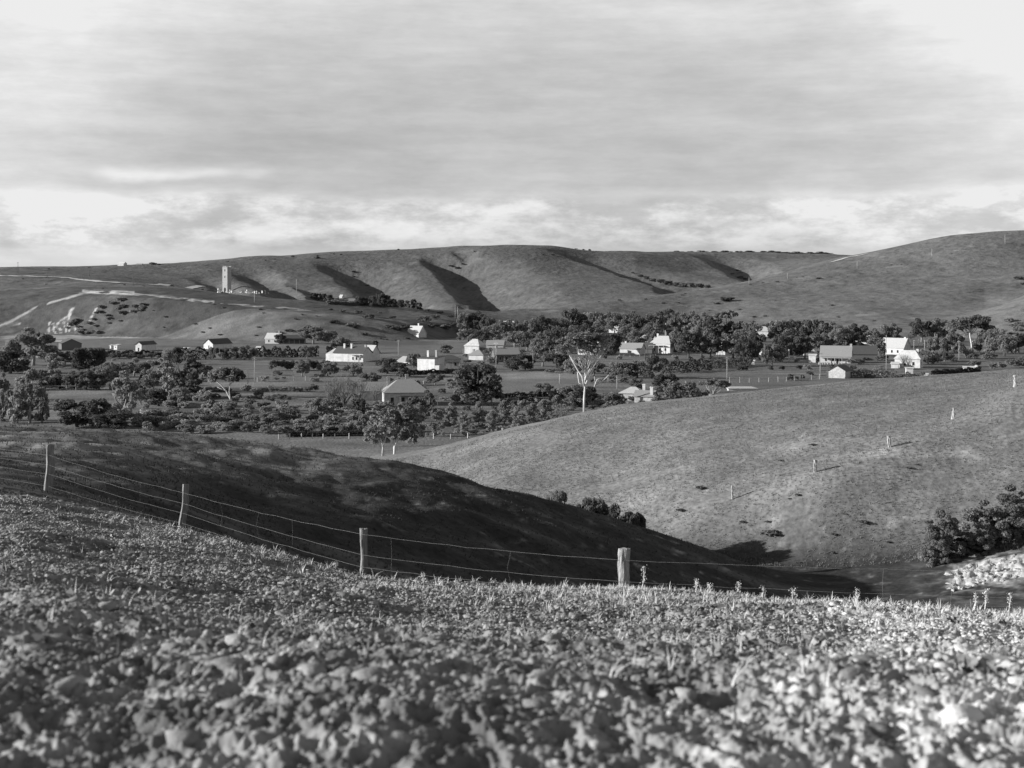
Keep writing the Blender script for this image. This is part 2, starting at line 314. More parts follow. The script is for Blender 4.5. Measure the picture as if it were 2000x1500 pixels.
# ------------------------------------------------------------------ ground sheet
nr, nc = G.shape
V = np.stack([XX, DD, G], -1).reshape(-1, 3)
idx = np.arange(nr * nc).reshape(nr, nc)
Q = np.stack([idx[:-1, :-1], idx[:-1, 1:], idx[1:, 1:], idx[1:, :-1]], -1).reshape(-1, 4)
gm = bpy.data.materials.new('ground_soil_and_grass'); t = nt(gm); N, L = t.nodes, t.links
o = N.new('ShaderNodeOutputMaterial'); b = N.new('ShaderNodeBsdfPrincipled'); L.new(b.outputs[0], o.inputs[0]); b.inputs['Roughness'].default_value = .95; b.inputs['Specular IOR Level'].default_value = .1
at = N.new('ShaderNodeAttribute'); at.attribute_name = 'cover'; gp = N.new('ShaderNodeNewGeometry')
ln = N.new('ShaderNodeVectorMath'); ln.operation = 'LENGTH'; L.new(gp.outputs['Position'], ln.inputs[0])
def noi(s, d=4): n = N.new('ShaderNodeTexNoise'); n.inputs['Scale'].default_value = s; n.inputs['Detail'].default_value = d; L.new(gp.outputs['Position'], n.inputs['Vector']); return n
def mr(src, a, b_, c, d): m_ = N.new('ShaderNodeMapRange'); m_.inputs[1].default_value = a; m_.inputs[2].default_value = b_; m_.inputs[3].default_value = c; m_.inputs[4].default_value = d; L.new(src, m_.inputs[0]); return m_.outputs[0]
def mul(a, b_): m_ = N.new('ShaderNodeMath'); m_.operation = 'MULTIPLY'; L.new(a, m_.inputs[0]); L.new(b_, m_.inputs[1]); return m_.outputs[0]
na, nb = noi(1.7, 5), noi(.12, 5)
fa = mr(na.outputs['Fac'], .3, .7, .68, 1.32); fb = mr(nb.outputs['Fac'], .3, .7, .86, 1.14)
col = mul(mul(at.outputs['Fac'], fa), fb)
L.new(col, b.inputs['Base Color'])
bn = noi(1.3, 7); bn2 = noi(.12, 6)
bp = N.new('ShaderNodeBump'); bp.inputs['Strength'].default_value = 1; L.new(mr(ln.outputs['Value'], 40, 300, .05, .22), bp.inputs['Distance']); L.new(bn.outputs['Fac'], bp.inputs['Height'])
bp2 = N.new('ShaderNodeBump'); bp2.inputs['Strength'].default_value = 1; L.new(mr(ln.outputs['Value'], 300, 1500, .0, 1.6), bp2.inputs['Distance']); L.new(bn2.outputs['Fac'], bp2.inputs['Height']); L.new(bp.outputs[0], bp2.inputs['Normal'])
L.new(bp2.outputs[0], b.inputs['Normal'])
gme = npmesh('ground', V, Q, gm, True)
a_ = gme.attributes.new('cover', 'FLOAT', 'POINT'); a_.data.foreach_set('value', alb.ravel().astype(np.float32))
tag(link('ground', gme), kind='structure')

# roads as sheets laid on the ground
def strip(name, pts, w, m, lift=.12, dmin=850):
    P3 = [spot(px, y, dmin) for px, y in pts]; out = []
    for i in range(len(P3) - 1):
        a, b2 = Vector(P3[i][:2]), Vector(P3[i + 1][:2]); n = max(2, int((b2 - a).length / 6))
        out += [a.lerp(b2, k / n) for k in range(n)]
    out.append(Vector(P3[-1][:2])); v, f = [], []
    for i, p in enumerate(out):
        d = (out[min(i + 1, len(out) - 1)] - out[max(i - 1, 0)]).normalized(); q = Vector((-d.y, d.x)) * w * (.8 + .5 * rnd.random()) / 2
        for s in (-1, -.33, .33, 1):
            c = p + q * s; v.append((c.x, c.y, float(zxy(c.x, c.y)) + lift))
    for i in range(len(out) - 1):
        for s in range(3): f.append((i * 4 + s, i * 4 + s + 1, i * 4 + s + 5, i * 4 + s + 4))
    return tag(link(name, mesh(name, v, f, m, True)), kind='structure')
M['road'] = mat('pale_limestone_road', .5, .33, .3, world=True)
strip('road', [(-30, 537), (60, 540), (120, 542), (175, 548), (230, 553), (300, 557), (370, 563), (430, 569), (450, 571)], 9, M['road'], .4)
strip('track', [(1620, 513), (1660, 502), (1690, 497)], 10, M['road'], .5, 1300)

# ------------------------------------------------------------------ foliage prototypes (unit height, unit width)
def leaves(cent, norm, size, g):
    n = len(cent)
    r = g.normal(size=(n, 3)); nn = norm + r * .75; nn /= np.linalg.norm(nn, axis=1, keepdims=True)
    a = np.cross(nn, g.normal(size=(n, 3))); a /= np.linalg.norm(a, axis=1, keepdims=True); b2 = np.cross(nn, a)
    s = size * g.uniform(.6, 1.4, (n, 1)); e = g.uniform(.45, .9, (n, 1))
    q = np.stack([cent - a * s, cent - b2 * s * e, cent + a * s, cent + b2 * s * e], 1)
    return q.reshape(-1, 3), np.arange(n * 4).reshape(-1, 4)
def crown(kind, seed, n=2600, size=.045):
    g = np.random.default_rng(seed); B = []
    if kind == 'round':
        for _ in range(26):
            th, ph = g.uniform(0, 6.28), g.uniform(-1.1, 1.4); r = g.uniform(.15, .38)
            B.append((r * math.cos(th) * math.cos(ph * .8), r * math.sin(th) * math.cos(ph * .8), .48 + .37 * math.sin(ph), g.uniform(.1, .18)))
    elif kind == 'gum':
        for _ in range(32):
            th = g.uniform(0, 6.28); r = .43 * math.sqrt(g.uniform(.02, 1)); z = .88 - 1.3 * r * r - g.uniform(0, .5)
            B.append((r * math.cos(th), r * math.sin(th), max(z, .16), g.uniform(.08, .14)))
    elif kind == 'umbrella':
        for _ in range(22):
            th = g.uniform(0, 6.28); r = .43 * math.sqrt(g.uniform(.02, 1)); z = .92 - .8 * r * r - g.uniform(0, .12)
            B.append((r * math.cos(th), r * math.sin(th), z, g.uniform(.06, .1)))
    elif kind == 'feather':
        for _ in range(34):
            z = g.uniform(.08, .95); r = g.uniform(0, .36) * math.sin(min(1, (1.05 - z) * 1.6) * 1.57); th = g.uniform(0, 6.28)
            B.append((r * math.cos(th), r * math.sin(th), z, g.uniform(.05, .1)))
    elif kind == 'pine':
        for _ in range(34):
            z = g.uniform(.06, .96); r = g.uniform(.1, .42) * (1.02 - z) ** .7; th = g.uniform(0, 6.28)
            B.append((r * math.cos(th), r * math.sin(th), z, .05 + .09 * (1 - z)))
    elif kind == 'shrub':
        for _ in range(20):
            th = g.uniform(0, 6.28); r = .36 * math.sqrt(g.uniform(0, 1)); z = .2 + .55 * g.uniform(0, 1) * (1 - 2.2 * r * r) + .05
            B.append((r * math.cos(th), r * math.sin(th), z, g.uniform(.1, .2)))
    elif kind == 'bush':
        for _ in range(60):
            th = g.uniform(0, 6.28); r = .40 * math.sqrt(g.uniform(0, 1)); z = .06 + .84 * g.uniform(0, 1) * (1 - 2.6 * r * r)
            B.append((r * math.cos(th), r * math.sin(th), max(z, .06), g.uniform(.045, .11)))
    elif kind == 'low':
        for _ in range(16):
            th = g.uniform(0, 6.28); r = .38 * math.sqrt(g.uniform(0, 1)); z = .12 + .5 * g.uniform(.2, 1) * (1 - 2.4 * r * r)
            B.append((r * math.cos(th), r * math.sin(th), z, g.uniform(.12, .2)))
    B = np.array(B); k = g.choice(len(B), n, p=B[:, 3] ** 2 / (B[:, 3] ** 2).sum())
    d = g.normal(size=(n, 3)); d[:, 2] = d[:, 2] * .9 + .15; d /= np.linalg.norm(d, axis=1, keepdims=True)
    rr = B[k, 3:4] * g.uniform(.55, 1.12, (n, 1)) ** .6
    c = B[k, :3] + d * rr * np.array([1, 1, .8])
    if kind == 'feather': d = d * .5
    c[:, 2] = np.clip(c[:, 2], .01, None)
    return leaves(c, d, size, g)
CR = {}
def crown_me(kind, var, lf, n=None, size=None):
    key = (kind, var, lf, n)
    if key not in CR:
        nn, ss = dict(round=(3200, .036), gum=(3200, .034), umbrella=(2200, .032), feather=(3000, .028), pine=(2600, .03), shrub=(1100, .055), low=(500, .08), bush=(9000, .02))[kind]
        v, q = crown(kind, 17 * var + len(kind) * 101, n or nn, size or ss)
        CR[key] = npmesh(kind + '_foliage', v, q, M[lf])
    return CR[key]
TR = {}
def trunk_me(kind, var, bk):
    key = (kind, var, bk)
    if key in TR: return TR[key]
    g = random.Random(var * 31 + len(kind)); m = MB()
    lean = g.uniform(-.05, .05); top = .5 if kind in ('gum', 'umbrella') else .45
    r0 = .026 if kind in ('gum', 'umbrella', 'feather') else .035
    base = [(0, 0, -.03), (lean * .5, 0, top * .5), (lean, 0, top)]
    m.tube(base, [r0 * 1.3, r0, r0 * .75], 7)
    for i in range(6 if kind in ('gum', 'umbrella') else 4):
        th = i * 1.05 + g.uniform(-.3, .3); rr = g.uniform(.16, .34); z0 = g.uniform(.25, top)
        p0 = Vector((lean * z0 / top, 0, z0)); p2 = Vector((math.cos(th) * rr, math.sin(th) * rr, g.uniform(.68, .86))); p1 = (p0 + p2) / 2 + Vector((math.cos(th) * .05, math.sin(th) * .05, -.04))
        m.tube([p0, p1, p2], [r0 * .7, r0 * .45, r0 * .15], 5)
    TR[key] = m.me('trunk', M[bk], True); return TR[key]

def tree(px, yb, yt, w, kind='gum', label=None, lf='lf_m', bk='bark', group=None, dmin=290, name=None, cat='tree', n=None, size=None, dbase=None):
    x, D, z = spot(px, yb, dmin) if dbase is None else ((px - 1000) / F * dbase, dbase, float(zat(px, dbase)))
    s = D / F; h = (yb - yt) * s if dbase is None else (EYE - (yt - YH) / F * D) - z; wd = w * s * 1.12; v = rnd.randrange(4)
    nm = name or dict(gum='gum_tree', umbrella='gum_tree', round='evergreen_tree', pine='pine_tree', feather='willow_tree')[kind]
    t_ = thing(nm, label, cat, (x, D, z - .05), rnd.uniform(0, 6.28), group, (wd, wd, h))
    link('crown', crown_me(kind, v, lf, n, size), t_); link('trunk', trunk_me(kind, v, bk), t_)
    return t_
UG = []
def shrub(px, yb, yt, w, label, lf='lf_s', kind='shrub', group=None, dmin=290, name='shrub', n=None, size=None, dbase=None):
    if group == 'stuff':
        x, D, z = spot(px, yb, dmin); s = D / F; UG.append((x, D, z - .06 * (yb - yt) * s, w * s * 1.1, (yb - yt) * s * 1.1)); return
    x, D, z = spot(px, yb, dmin) if dbase is None else ((px - 1000) / F * dbase, dbase, float(zat(px, dbase)))
    s = D / F; h = (yb - yt) * s if dbase is None else (EYE - (yt - YH) / F * D) - z
    o_ = link(name, crown_me(kind, rnd.randrange(5), lf, n, size), None, (x, D, z - .06 * h), rnd.uniform(0, 6.28), (w * s * 1.1, w * s * 1.1, h * 1.1))
    return tag(o_, label, 'shrub' if name == 'shrub' else name.replace('_', ' '), group)

# ------------------------------------------------------------------ buildings
def house(px, yb, w, d, eave, ridge, rot, label, wall='white', roof='grey', kind='gable', chim=(), wins=(), doors=(), ver=None, over=.35, name='house', cat='house', dmin=290, hipk=1.0, lean=None, parapet=0):
    """w,d,eave,ridge in metres; ridge runs along local x; front is local -y; rot in degrees"""
    x, D, z = spot(px, yb, dmin); z = min(float(zxy(x + a, D + c)) for a in (-w / 2, w / 2) for c in (-d / 2, d / 2)) - .1
    t_ = thing(name, label, cat, (x, D + d * .3, z), R(rot)); W2, D2 = w / 2, d / 2
    m = MB(); E = eave; Rg = ridge
    m.poly([(-W2, -D2, 0), (W2, -D2, 0), (W2, -D2, E), (-W2, -D2, E)]); m.poly([(W2, D2, 0), (-W2, D2, 0), (-W2, D2, E), (W2, D2, E)])
    if kind == 'gable':
        m.poly([(-W2, D2, 0), (-W2, -D2, 0), (-W2, -D2, E), (-W2, 0, Rg), (-W2, D2, E)]); m.poly([(W2, -D2, 0), (W2, D2, 0), (W2, D2, E), (W2, 0, Rg), (W2, -D2, E)])
    elif kind == 'skillion':
        m.v, m.f = [], []; m.poly([(-W2, -D2, 0), (W2, -D2, 0), (W2, -D2, E), (-W2, -D2, E)]); m.poly([(W2, D2, 0), (-W2, D2, 0), (-W2, D2, Rg), (W2, D2, Rg)])
        m.poly([(-W2, D2, 0), (-W2, -D2, 0), (-W2, -D2, E), (-W2, D2, Rg)]); m.poly([(W2, -D2, 0), (W2, D2, 0), (W2, D2, Rg), (W2, -D2, E)])
    else:
        m.poly([(-W2, D2, 0), (-W2, -D2, 0), (-W2, -D2, E), (-W2, D2, E)]); m.poly([(W2, -D2, 0), (W2, D2, 0), (W2, D2, E), (W2, -D2, E)])
    if parapet: m.box(-W2 - .15, -W2 + .2, -D2 - .1, D2 + .1, 0, Rg + parapet)
    link('wall', m.me('wall', M[wall]), t_)
    r = MB(); q = over; T = .12; sl = (Rg - E) / D2; ez = E - q * sl
    def slab(pts):
        b0 = len(r.v); r.v += [tuple(p) for p in pts] + [(p[0], p[1], p[2] + T) for p in pts]; n = len(pts)
        r.f.append(tuple(b0 + i for i in range(n))[::-1]); r.f.append(tuple(b0 + n + i for i in range(n)))
        for i in range(n): r.f.append((b0 + i, b0 + (i + 1) % n, b0 + n + (i + 1) % n, b0 + n + i))
    if kind == 'gable':
        slab([(-W2 - q, -D2 - q, ez + .02), (W2 + q, -D2 - q, ez + .02), (W2 + q, 0, Rg + .02), (-W2 - q, 0, Rg + .02)])
        slab([(W2 + q, D2 + q, ez + .02), (-W2 - q, D2 + q, ez + .02), (-W2 - q, 0, Rg + .02), (W2 + q, 0, Rg + .02)])
    elif kind == 'skillion':
        slab([(-W2 - q, -D2 - q, E - .02), (W2 + q, -D2 - q, E - .02), (W2 + q, D2 + q, Rg + .05), (-W2 - q, D2 + q, Rg + .05)])
    else:
        hx = max(.3, W2 - D2 * hipk); A = [(-W2 - q, -D2 - q, E), (W2 + q, -D2 - q, E), (W2 + q, D2 + q, E), (-W2 - q, D2 + q, E)]; r1_, r2_ = (-hx, 0, Rg), (hx, 0, Rg)
        slab([A[0], A[1], r2_, r1_]); slab([A[2], A[3], r1_, r2_]); slab([A[1], A[2], r2_]); slab([A[3], A[0], r1_])
    link('roof', r.me('roof', M[roof]), t_)
    for cx, cy, ch, cm in chim:
        c = MB().box(cx - .42, cx + .42, cy - .35, cy + .35, E * .6, ch).box(cx - .5, cx + .5, cy - .43, cy + .43, ch - .4, ch - .15)
        link('chimney', c.me('chimney', M[cm]), t_)
    for fx, u, zz, ww, hh in wins:      # face 'f','l','r','b'
        c, fr = MB(), MB()
        for mb, g_, dd in ((c, 0, .03), (fr, .12, .015)):
            a, b2 = u - ww / 2 - g_, u + ww / 2 + g_; z0, z1 = zz - g_, zz + hh + g_
            if fx == 'f': mb.box(a, b2, -D2 - dd, -D2 + .1, z0, z1)
            if fx == 'b': mb.box(a, b2, D2 - .1, D2 + dd, z0, z1)
            if fx == 'l': mb.box(-W2 - dd, -W2 + .1, a, b2, z0, z1)
            if fx == 'r': mb.box(W2 - .1, W2 + dd, a, b2, z0, z1)
        p_ = link('window', fr.me('window', M['paint']), t_); link('pane', c.me('pane', M['glass']), p_)
    for fx, u, ww, hh in doors:
        c = MB()
        if fx == 'f': c.box(u - ww / 2, u + ww / 2, -D2 - .03, -D2 + .1, 0, hh)
        if fx == 'l': c.box(-W2 - .03, -W2 + .1, u - ww / 2, u + ww / 2, 0, hh)
        if fx == 'r': c.box(W2 - .03, W2 + .1, u - ww / 2, u + ww / 2, 0, hh)
        link('door', c.me('door', M['glass']), t_)
    if ver:     # veranda: (face, depth, x0, x1, material)
        vd, x0, x1, vm = ver; c = MB(); c.box(x0, x1, -D2 - vd, -D2 - .36, E - .75, E - .63); vo = link('veranda_roof', c.me('veranda_roof', M[vm]), t_)
        n = max(2, int((x1 - x0) / 2.6))
        for i in range(n + 1):
            xx = x0 + .1 + (x1 - x0 - .2) * i / n; link('veranda_post', MB().box(xx - .08, xx + .08, -D2 - vd + .05, -D2 - vd + .2, 0, E - .76).me('veranda_post', M['paint']), t_)
    if lean:    # lean-to shed on a side: (x0,x1,y0,y1,z0,z1,mat)
        for (x0, x1, y0, y1, z0, z1, lm) in lean:
            c = MB(); c.poly([(x0, y0, 0), (x1, y0, 0), (x1, y0, z0), (x0, y0, z0)]); c.poly([(x1, y1, 0), (x0, y1, 0), (x0, y1, z1), (x1, y1, z1)])
            c.poly([(x0, y1, 0), (x0, y0, 0), (x0, y0, z0), (x0, y1, z1)]); c.poly([(x1, y0, 0), (x1, y1, 0), (x1, y1, z1), (x1, y0, z0)]); c.poly([(x0, y0, z0), (x1, y0, z0), (x1, y1, z1), (x0, y1, z1)])
            link('lean_to', c.me('lean_to', M[lm]), t_)
    return t_
W = lambda face, us, z=1.0, ww=.9, hh=1.3: [(face, u, z, ww, hh) for u in us]
H = house
H(133, 684, 13, 10, 3.7, 6.0, -65, 'dark gable ended barn with a white side wall beside the big gum', 'greywall', 'dark', name='barn', cat='barn')
H(106, 683, 6, 4, 4.2, 4.8, 8, 'low white block added as the left side wall of the dark barn', 'white', 'pale', kind='skillion', name='shed', cat='shed')  # added block stands for the barn's white, sunlit side wall
H(228, 683, 2.4, 2.4, 2.4, 2.8, -30, 'small square white hut in the row of garden shrubs', 'white', 'pale', kind='skillion', name='shed', cat='shed', wins=W('f', [0], 1.1, .6, .6))
H(217, 681, 1.0, 1.2, 1.8, 2.1, -30, 'tiny white privy left of the small square hut', 'white', 'pale', kind='skillion', name='outhouse', cat='outhouse')
H(284, 685, 13, 3.6, 3.6, 5.0, 70, 'narrow white gable shed with a long dark roof running back', 'white', 'dark', name='shed', cat='shed', doors=[('l', 0, .8, 1.9)])
H(424, 681, 15, 6.6, 2.9, 5.4, 60, 'white gabled barn with small dark doorway and long dark roof', 'white', 'dark', name='barn', cat='barn', doors=[('l', -.4, .7, 2.0)])
H(363, 684, 4.2, 2, 1.3, 1.5, -25, 'long low white trough shed beside the white gabled barn', 'white', 'pale', kind='skillion', name='shed', cat='shed')
H(535, 671, 9, 6, 3.2, 6.2, -20, 'pale roofed cottage with a white gable below the bluff', 'stone', 'pale', chim=[(3.2, 0, 7.6, 'brick')], wins=W('f', [-2, 2]), name='cottage', cat='cottage')
H(575, 671, 12, 7, 3.2, 5.0, 5, 'dark open fronted shed right of the pale roofed cottage', 'greywall', 'dark', ver=(2.4, -6, 6, 'dark'), name='shed', cat='shed')
H(508, 685, 4, 2.4, 1.6, 2.3, -25, 'tiny white gabled hut at the end of the long hedge', 'white', 'pale', name='shed', cat='shed', doors=[('f', .5, .9, 1.3)])
H(813, 655, 9.5, 8, 3.4, 8.0, -34, 'white cottage with bright roof alone on the slope', 'white', 'pale', chim=[(1.5, .3, 9.6, 'white')], wins=W('f', [-2.4, 2.2], 1.2, .8, 1), name='cottage', cat='cottage')
H(688, 706, 15, 8, 4.0, 6.6, -24, 'long white homestead with two tall chimneys and a dark veranda', 'white', 'dark', chim=[(-3.6, -1, 8, 'white'), (0, -1, 8, 'white'), (6.5, 0, 7.6, 'brick')], name='homestead', cat='house', ver=(2.5, 1.2, 7.4, 'pale'), wins=W('f', [2.5, 4.2, 6]), lean=[(-11.5, -7.55, -4, 4, 3.4, 5.6, 'white')])
H(724, 704, 5, 6, 3.8, 6.8, -30, 'steep pale roofed wing at the right of the white homestead', 'white', 'pale', name='cottage', cat='cottage', doors=[('f', 0, 1, 2)])
H(793, 712, 6, 4, 1.6, 3.3, -30, 'pale skillion shed half hidden between dark bushes', 'pale', 'pale', kind='skillion', name='shed', cat='shed')
H(841, 723, 8, 7.5, 4.8, 5.6, -28, 'tall blank white stone building with sloping parapet top', 'white', 'dark', kind='skillion', chim=[(-1.2, 0, 7.8, 'white'), (2.6, 0, 8.0, 'brick')], name='store_building', cat='building', lean=[(4.1, 6, -3.7, 0, 2.2, 2.5, 'pale')])
H(877, 718, 9, 7, 3.4, 5.2, 3, 'dark roofed house with shady veranda behind the blank building', 'stone', 'dark', kind='hip', ver=(2.2, -4.2, 4.2, 'dark'), wins=W('f', [-2.5, 2.5]), chim=[])
H(928, 691, 7.6, 9, 4.0, 7.2, -22, 'bright white house with stepped hipped front', 'white', 'white', kind='hip', hipk=.55, name='house', lean=[(-5.6, -3.9, -3, 3, 2.6, 3.4, 'greywall'), (3.9, 5.6, -3, 3, 3.4, 2.6, 'greywall')])
H(934, 703, 7, 6, 2.3, 4.6, -20, 'grey hip roofed cottage below the bright stepped house', 'white', 'grey', kind='hip', chim=[(-2.2, 0, 5, 'brick')], name='cottage', cat='cottage')
H(987, 707, 11, 8, 3.6, 6.2, 10, 'dark gabled house with wide grey roof behind the pole', 'greywall', 'grey', wins=W('f', [-3, 0, 3], 1.1), ver=(2, -5, 2, 'dark'), chim=[(-4, 0, 7.2, 'brick')])
H(968, 684, 9, 6, 3, 5.2, -8, 'low grey shed in front of the garden trees', 'stone', 'grey', name='shed', cat='shed')
H(995, 636, 9, 7, 2.6, 5, -25, 'distant white gable peeping over trees below the spur', 'white', 'pale', name='cottage', cat='cottage')
H(790, 790, 12.5, 11, 3.5, 6.9, 8, 'grey hip roofed cottage with three chimneys in the near garden', 'stone', 'grey', kind='hip', hipk=.75, chim=[(-4.6, 2.5, 7.6, 'stone'), (.6, 3, 8.2, 'stone'), (5.4, -1.5, 6.6, 'stone')], ver=(2.4, -2, 8.5, 'dark'), wins=W('f', [-4, -1, 3]), doors=[('f', 1.1, 1, 2.1)], name='cottage', cat='cottage')
H(726, 782, 8, 7, 3, 5.3, 8, 'pale rear wing left of the three chimney cottage', 'stone', 'grey', name='cottage', cat='cottage')
H(1155, 693, 11, 7, 3.2, 5.2, -25, 'white cottage seen through the branches of the tall gum', 'white', 'pale', chim=[(3.5, 0, 6.4, 'white')], wins=W('f', [-3, 0, 3]), name='cottage', cat='cottage')
H(1180, 691, 4, 4, 3, 4.4, -25, 'small white shed right of the cottage behind the tall gum', 'white', 'white', name='shed', cat='shed')
H(1236, 692, 11, 6, 3.0, 5.6, -26, 'long white wall with grey roof beside a fence', 'white', 'grey', chim=[(-3.5, 0, 6.4, 'white')], name='cottage', cat='cottage')
H(1264, 690, 7, 6, 2.6, 5.2, -20, 'dark roofed barn at the right end of the long white wall', 'greywall', 'dark', name='barn', cat='barn')
H(1297, 690, 11, 9, 4.8, 8.6, -30, 'large bright hip roofed villa among the gums', 'white', 'pale', kind='hip', hipk=.6, chim=[(-3, 0, 9.8, 'white'), (5.2, 1, 7.4, 'white')], wins=W('f', [-3, 0, 3], 1.4), name='villa', cat='house', ver=(2.2, -5, 3, 'pale'))
H(1253, 671, 7, 6, 2.8, 5, -20, 'small white gabled house behind the long white wall', 'white', 'pale', name='cottage', cat='cottage')
H(1283, 668, 4, 4, 2.2, 3.4, -25, 'little white outbuilding above the bright villa', 'white', 'pale', name='shed', cat='shed')
H(1204, 650, 9, 6, 4, 6.6, -28, 'white two part house high among the back gums', 'white', 'pale', chim=[(-3.8, 0, 9.4, 'white')], wins=W('f', [-2, 1.5], 1.4), doors=[('f', 0, .9, 2)])
H(1188, 646, 6, 5, 3, 4.6, 0, 'low pale shed left of the high white house', 'stone', 'pale', name='shed', cat='shed')
H(1316, 655, 11, 6, 3, 5, 5, 'dark timber house with white chimney under the gums', 'greywall', 'dark', chim=[(-5, 0, 8.4, 'white')], ver=(2, -4, 4, 'dark'))
H(1492, 657, 12, 9, 3.4, 6.6, -15, 'bright iron roof showing between two dark gums', 'white', 'pale', kind='hip')
H(1484, 693, 4.6, 4, 1.8, 4.4, 62, 'small white steep gable like a tent under the gums', 'white', 'white', name='shed', cat='shed')
H(1469, 712, 2.2, 2, 1.6, 1.9, -15, 'small white box shed at the paddock edge', 'white', 'white', kind='skillion', name='shed', cat='shed')
H(1411, 693, 4.5, 4, 3.8, 6, -28, 'narrow white house corner behind stacked timber rails', 'white', 'pale', chim=[(1.5, 0, 7.8, 'white')], name='cottage', cat='cottage')
H(1549, 702, 2.2, 2.0, 1.3, 1.5, -28, 'square white tank box beside the tall white gatepost', 'white', 'white', kind='skillion', name='shed', cat='shed')
H(1580, 694, 5, 3, 2, 2.8, 0, 'pale roofed stall left of the veranda cottage', 'pale', 'pale', kind='skillion', name='shed', cat='shed')
H(1588, 708, 3, 3, 3.2, 3.6, -20, 'bright white lean shed at the left end of the veranda cottage', 'white', 'white', kind='skillion', name='shed', cat='shed')
H(1636, 709, 13, 8, 3.2, 7.4, -18, 'veranda cottage with long grey roof and white gable end', 'whitelap', 'grey', chim=[(6.2, 0, 8.4, 'stone')], ver=(2.2, -6.5, 6, 'pale'), wins=W('f', [-4, -1, 2.4], 1.0, .9, 1.2), doors=[('f', .8, .9, 2)], name='cottage', cat='cottage')
H(1690, 704, 11, 8, 3.2, 6.6, -10, 'dark roofed shed right of the veranda cottage', 'greywall', 'dark', name='shed', cat='shed')
H(1644, 738, 8, 6.2, 2.8, 4.6, 58, 'small pale stone barn with a dark roof near the slope', 'stone', 'dark', name='barn', cat='barn')
H(1690, 673, 10, 8, 3, 6, -30, 'white roof half hidden among trees behind the veranda cottage', 'white', 'pale')
H(1752, 692, 12, 9, 3.6, 8.0, -38, 'largest white house with steep bright roofs above the paddock', 'white', 'pale', chim=[(5, 0, 8.6, 'white')], lean=[(-8.5, -6.05, -4.4, 4, 2.6, 3.6, 'white')], wins=W('f', [-3, 0, 3]))
H(1741, 680, 7, 5, 3.4, 5.6, 10, 'upper white wing left of the largest white house', 'white', 'white', kind='hip', name='cottage', cat='cottage')
H(1778, 718, 10, 7, 3.7, 7.0, -26, 'white hip roofed house with bare saplings in front', 'white', 'white', kind='hip', hipk=.7, chim=[(3.4, .5, 7.6, 'white')], wins=W('f', [2.4], 1.2, .9, 1.3) + W('r', [0], 1.2), doors=[('f', -1, .9, 2)])
H(1749, 719, 2.8, 2.5, 1.8, 2.4, -20, 'tiny white outhouse left of the hip roofed white house', 'white', 'white', kind='skillion', name='outhouse', cat='outhouse')
H(1777, 730, 2.6, 2.4, 2.2, 2.4, -10, 'square white tank shed below the hip roofed white house', 'white', 'white', kind='skillion', name='shed', cat='shed')
H(1809, 736, 1.5, 1.2, 1.1, 1.2, -25, 'small white box beside the dark hedge on the right', 'white', 'white', kind='skillion', name='shed', cat='shed')
H(1847, 673, 4.2, 3, 2.6, 3.2, -25, 'white shed behind the pale gum trunks', 'white', 'white', kind='skillion', name='shed', cat='shed')
H(1861, 671, 6, 3, 2.8, 3.4, -15, 'second white shed right behind the pale gum trunks', 'white', 'white', kind='skillion', name='shed', cat='shed')
H(1896, 723, 5.2, 2.4, 1.2, 1.5, -20, 'low white walled hut behind the dark hedge at the ridge', 'white', 'white', kind='skillion', name='shed', cat='shed', chim=[(2.2, 0, 2.2, 'white')])
H(1968, 682, 5, 3, 1.5, 2.6, -30, 'pale tin roof among thin trees on the right', 'pale', 'pale', kind='skillion', name='shed', cat='shed')
H(1995, 688, 5, 5, 2, 4, 20, 'white roof at the right edge below the near hill', 'white', 'white', kind='hip')
H(1238, 782, 7, 5.5, 2.2, 3.9, -18, 'bright hip roofed cottage with white chimney behind the ridge', 'stone', 'pale', kind='hip', chim=[(3.2, 0, 4.9, 'white')], name='cottage', cat='cottage')
H(1262, 786, 5.5, 4.5, 2.0, 3.4, -20, 'grey roofed lean-to house with tall white chimney at its end', 'stone', 'grey', chim=[(2.2, -1.6, 4.8, 'white')], name='cottage', cat='cottage')
H(1396, 788, 7.5, 4, 1.0, 2.4, -10, 'white roof just showing over the grassy ridge', 'white', 'white', name='shed', cat='shed')
H(1450, 763, 9, 3, .8, 1.3, 0, 'long thin pale roof in the paddock past the ridge', 'pale', 'pale', kind='hip', name='shed', cat='shed')
H(238, 519, 10, 8, 3.2, 5.8, -20, 'white farmhouse on the skyline left of the tower', 'white', 'white', dmin=1500, name='farmhouse')
H(272, 518, 8, 6, 1.6, 3.0, 0, 'low farm shed on the skyline beside the farmhouse', 'stone', 'pale', dmin=1500, name='shed', cat='shed')
H(692, 590, 13, 8, 3, 5.6, 5, 'grey roofed lodge in the pine row under the far hill', 'stone', 'grey', dmin=850, name='lodge', ver=(2, -5, 5, 'dark'))
H(667, 584, 4, 4, 3.5, 5.8, -30, 'little white gabled building beside the grey roofed lodge', 'white', 'pale', dmin=850, name='shed', cat='shed')

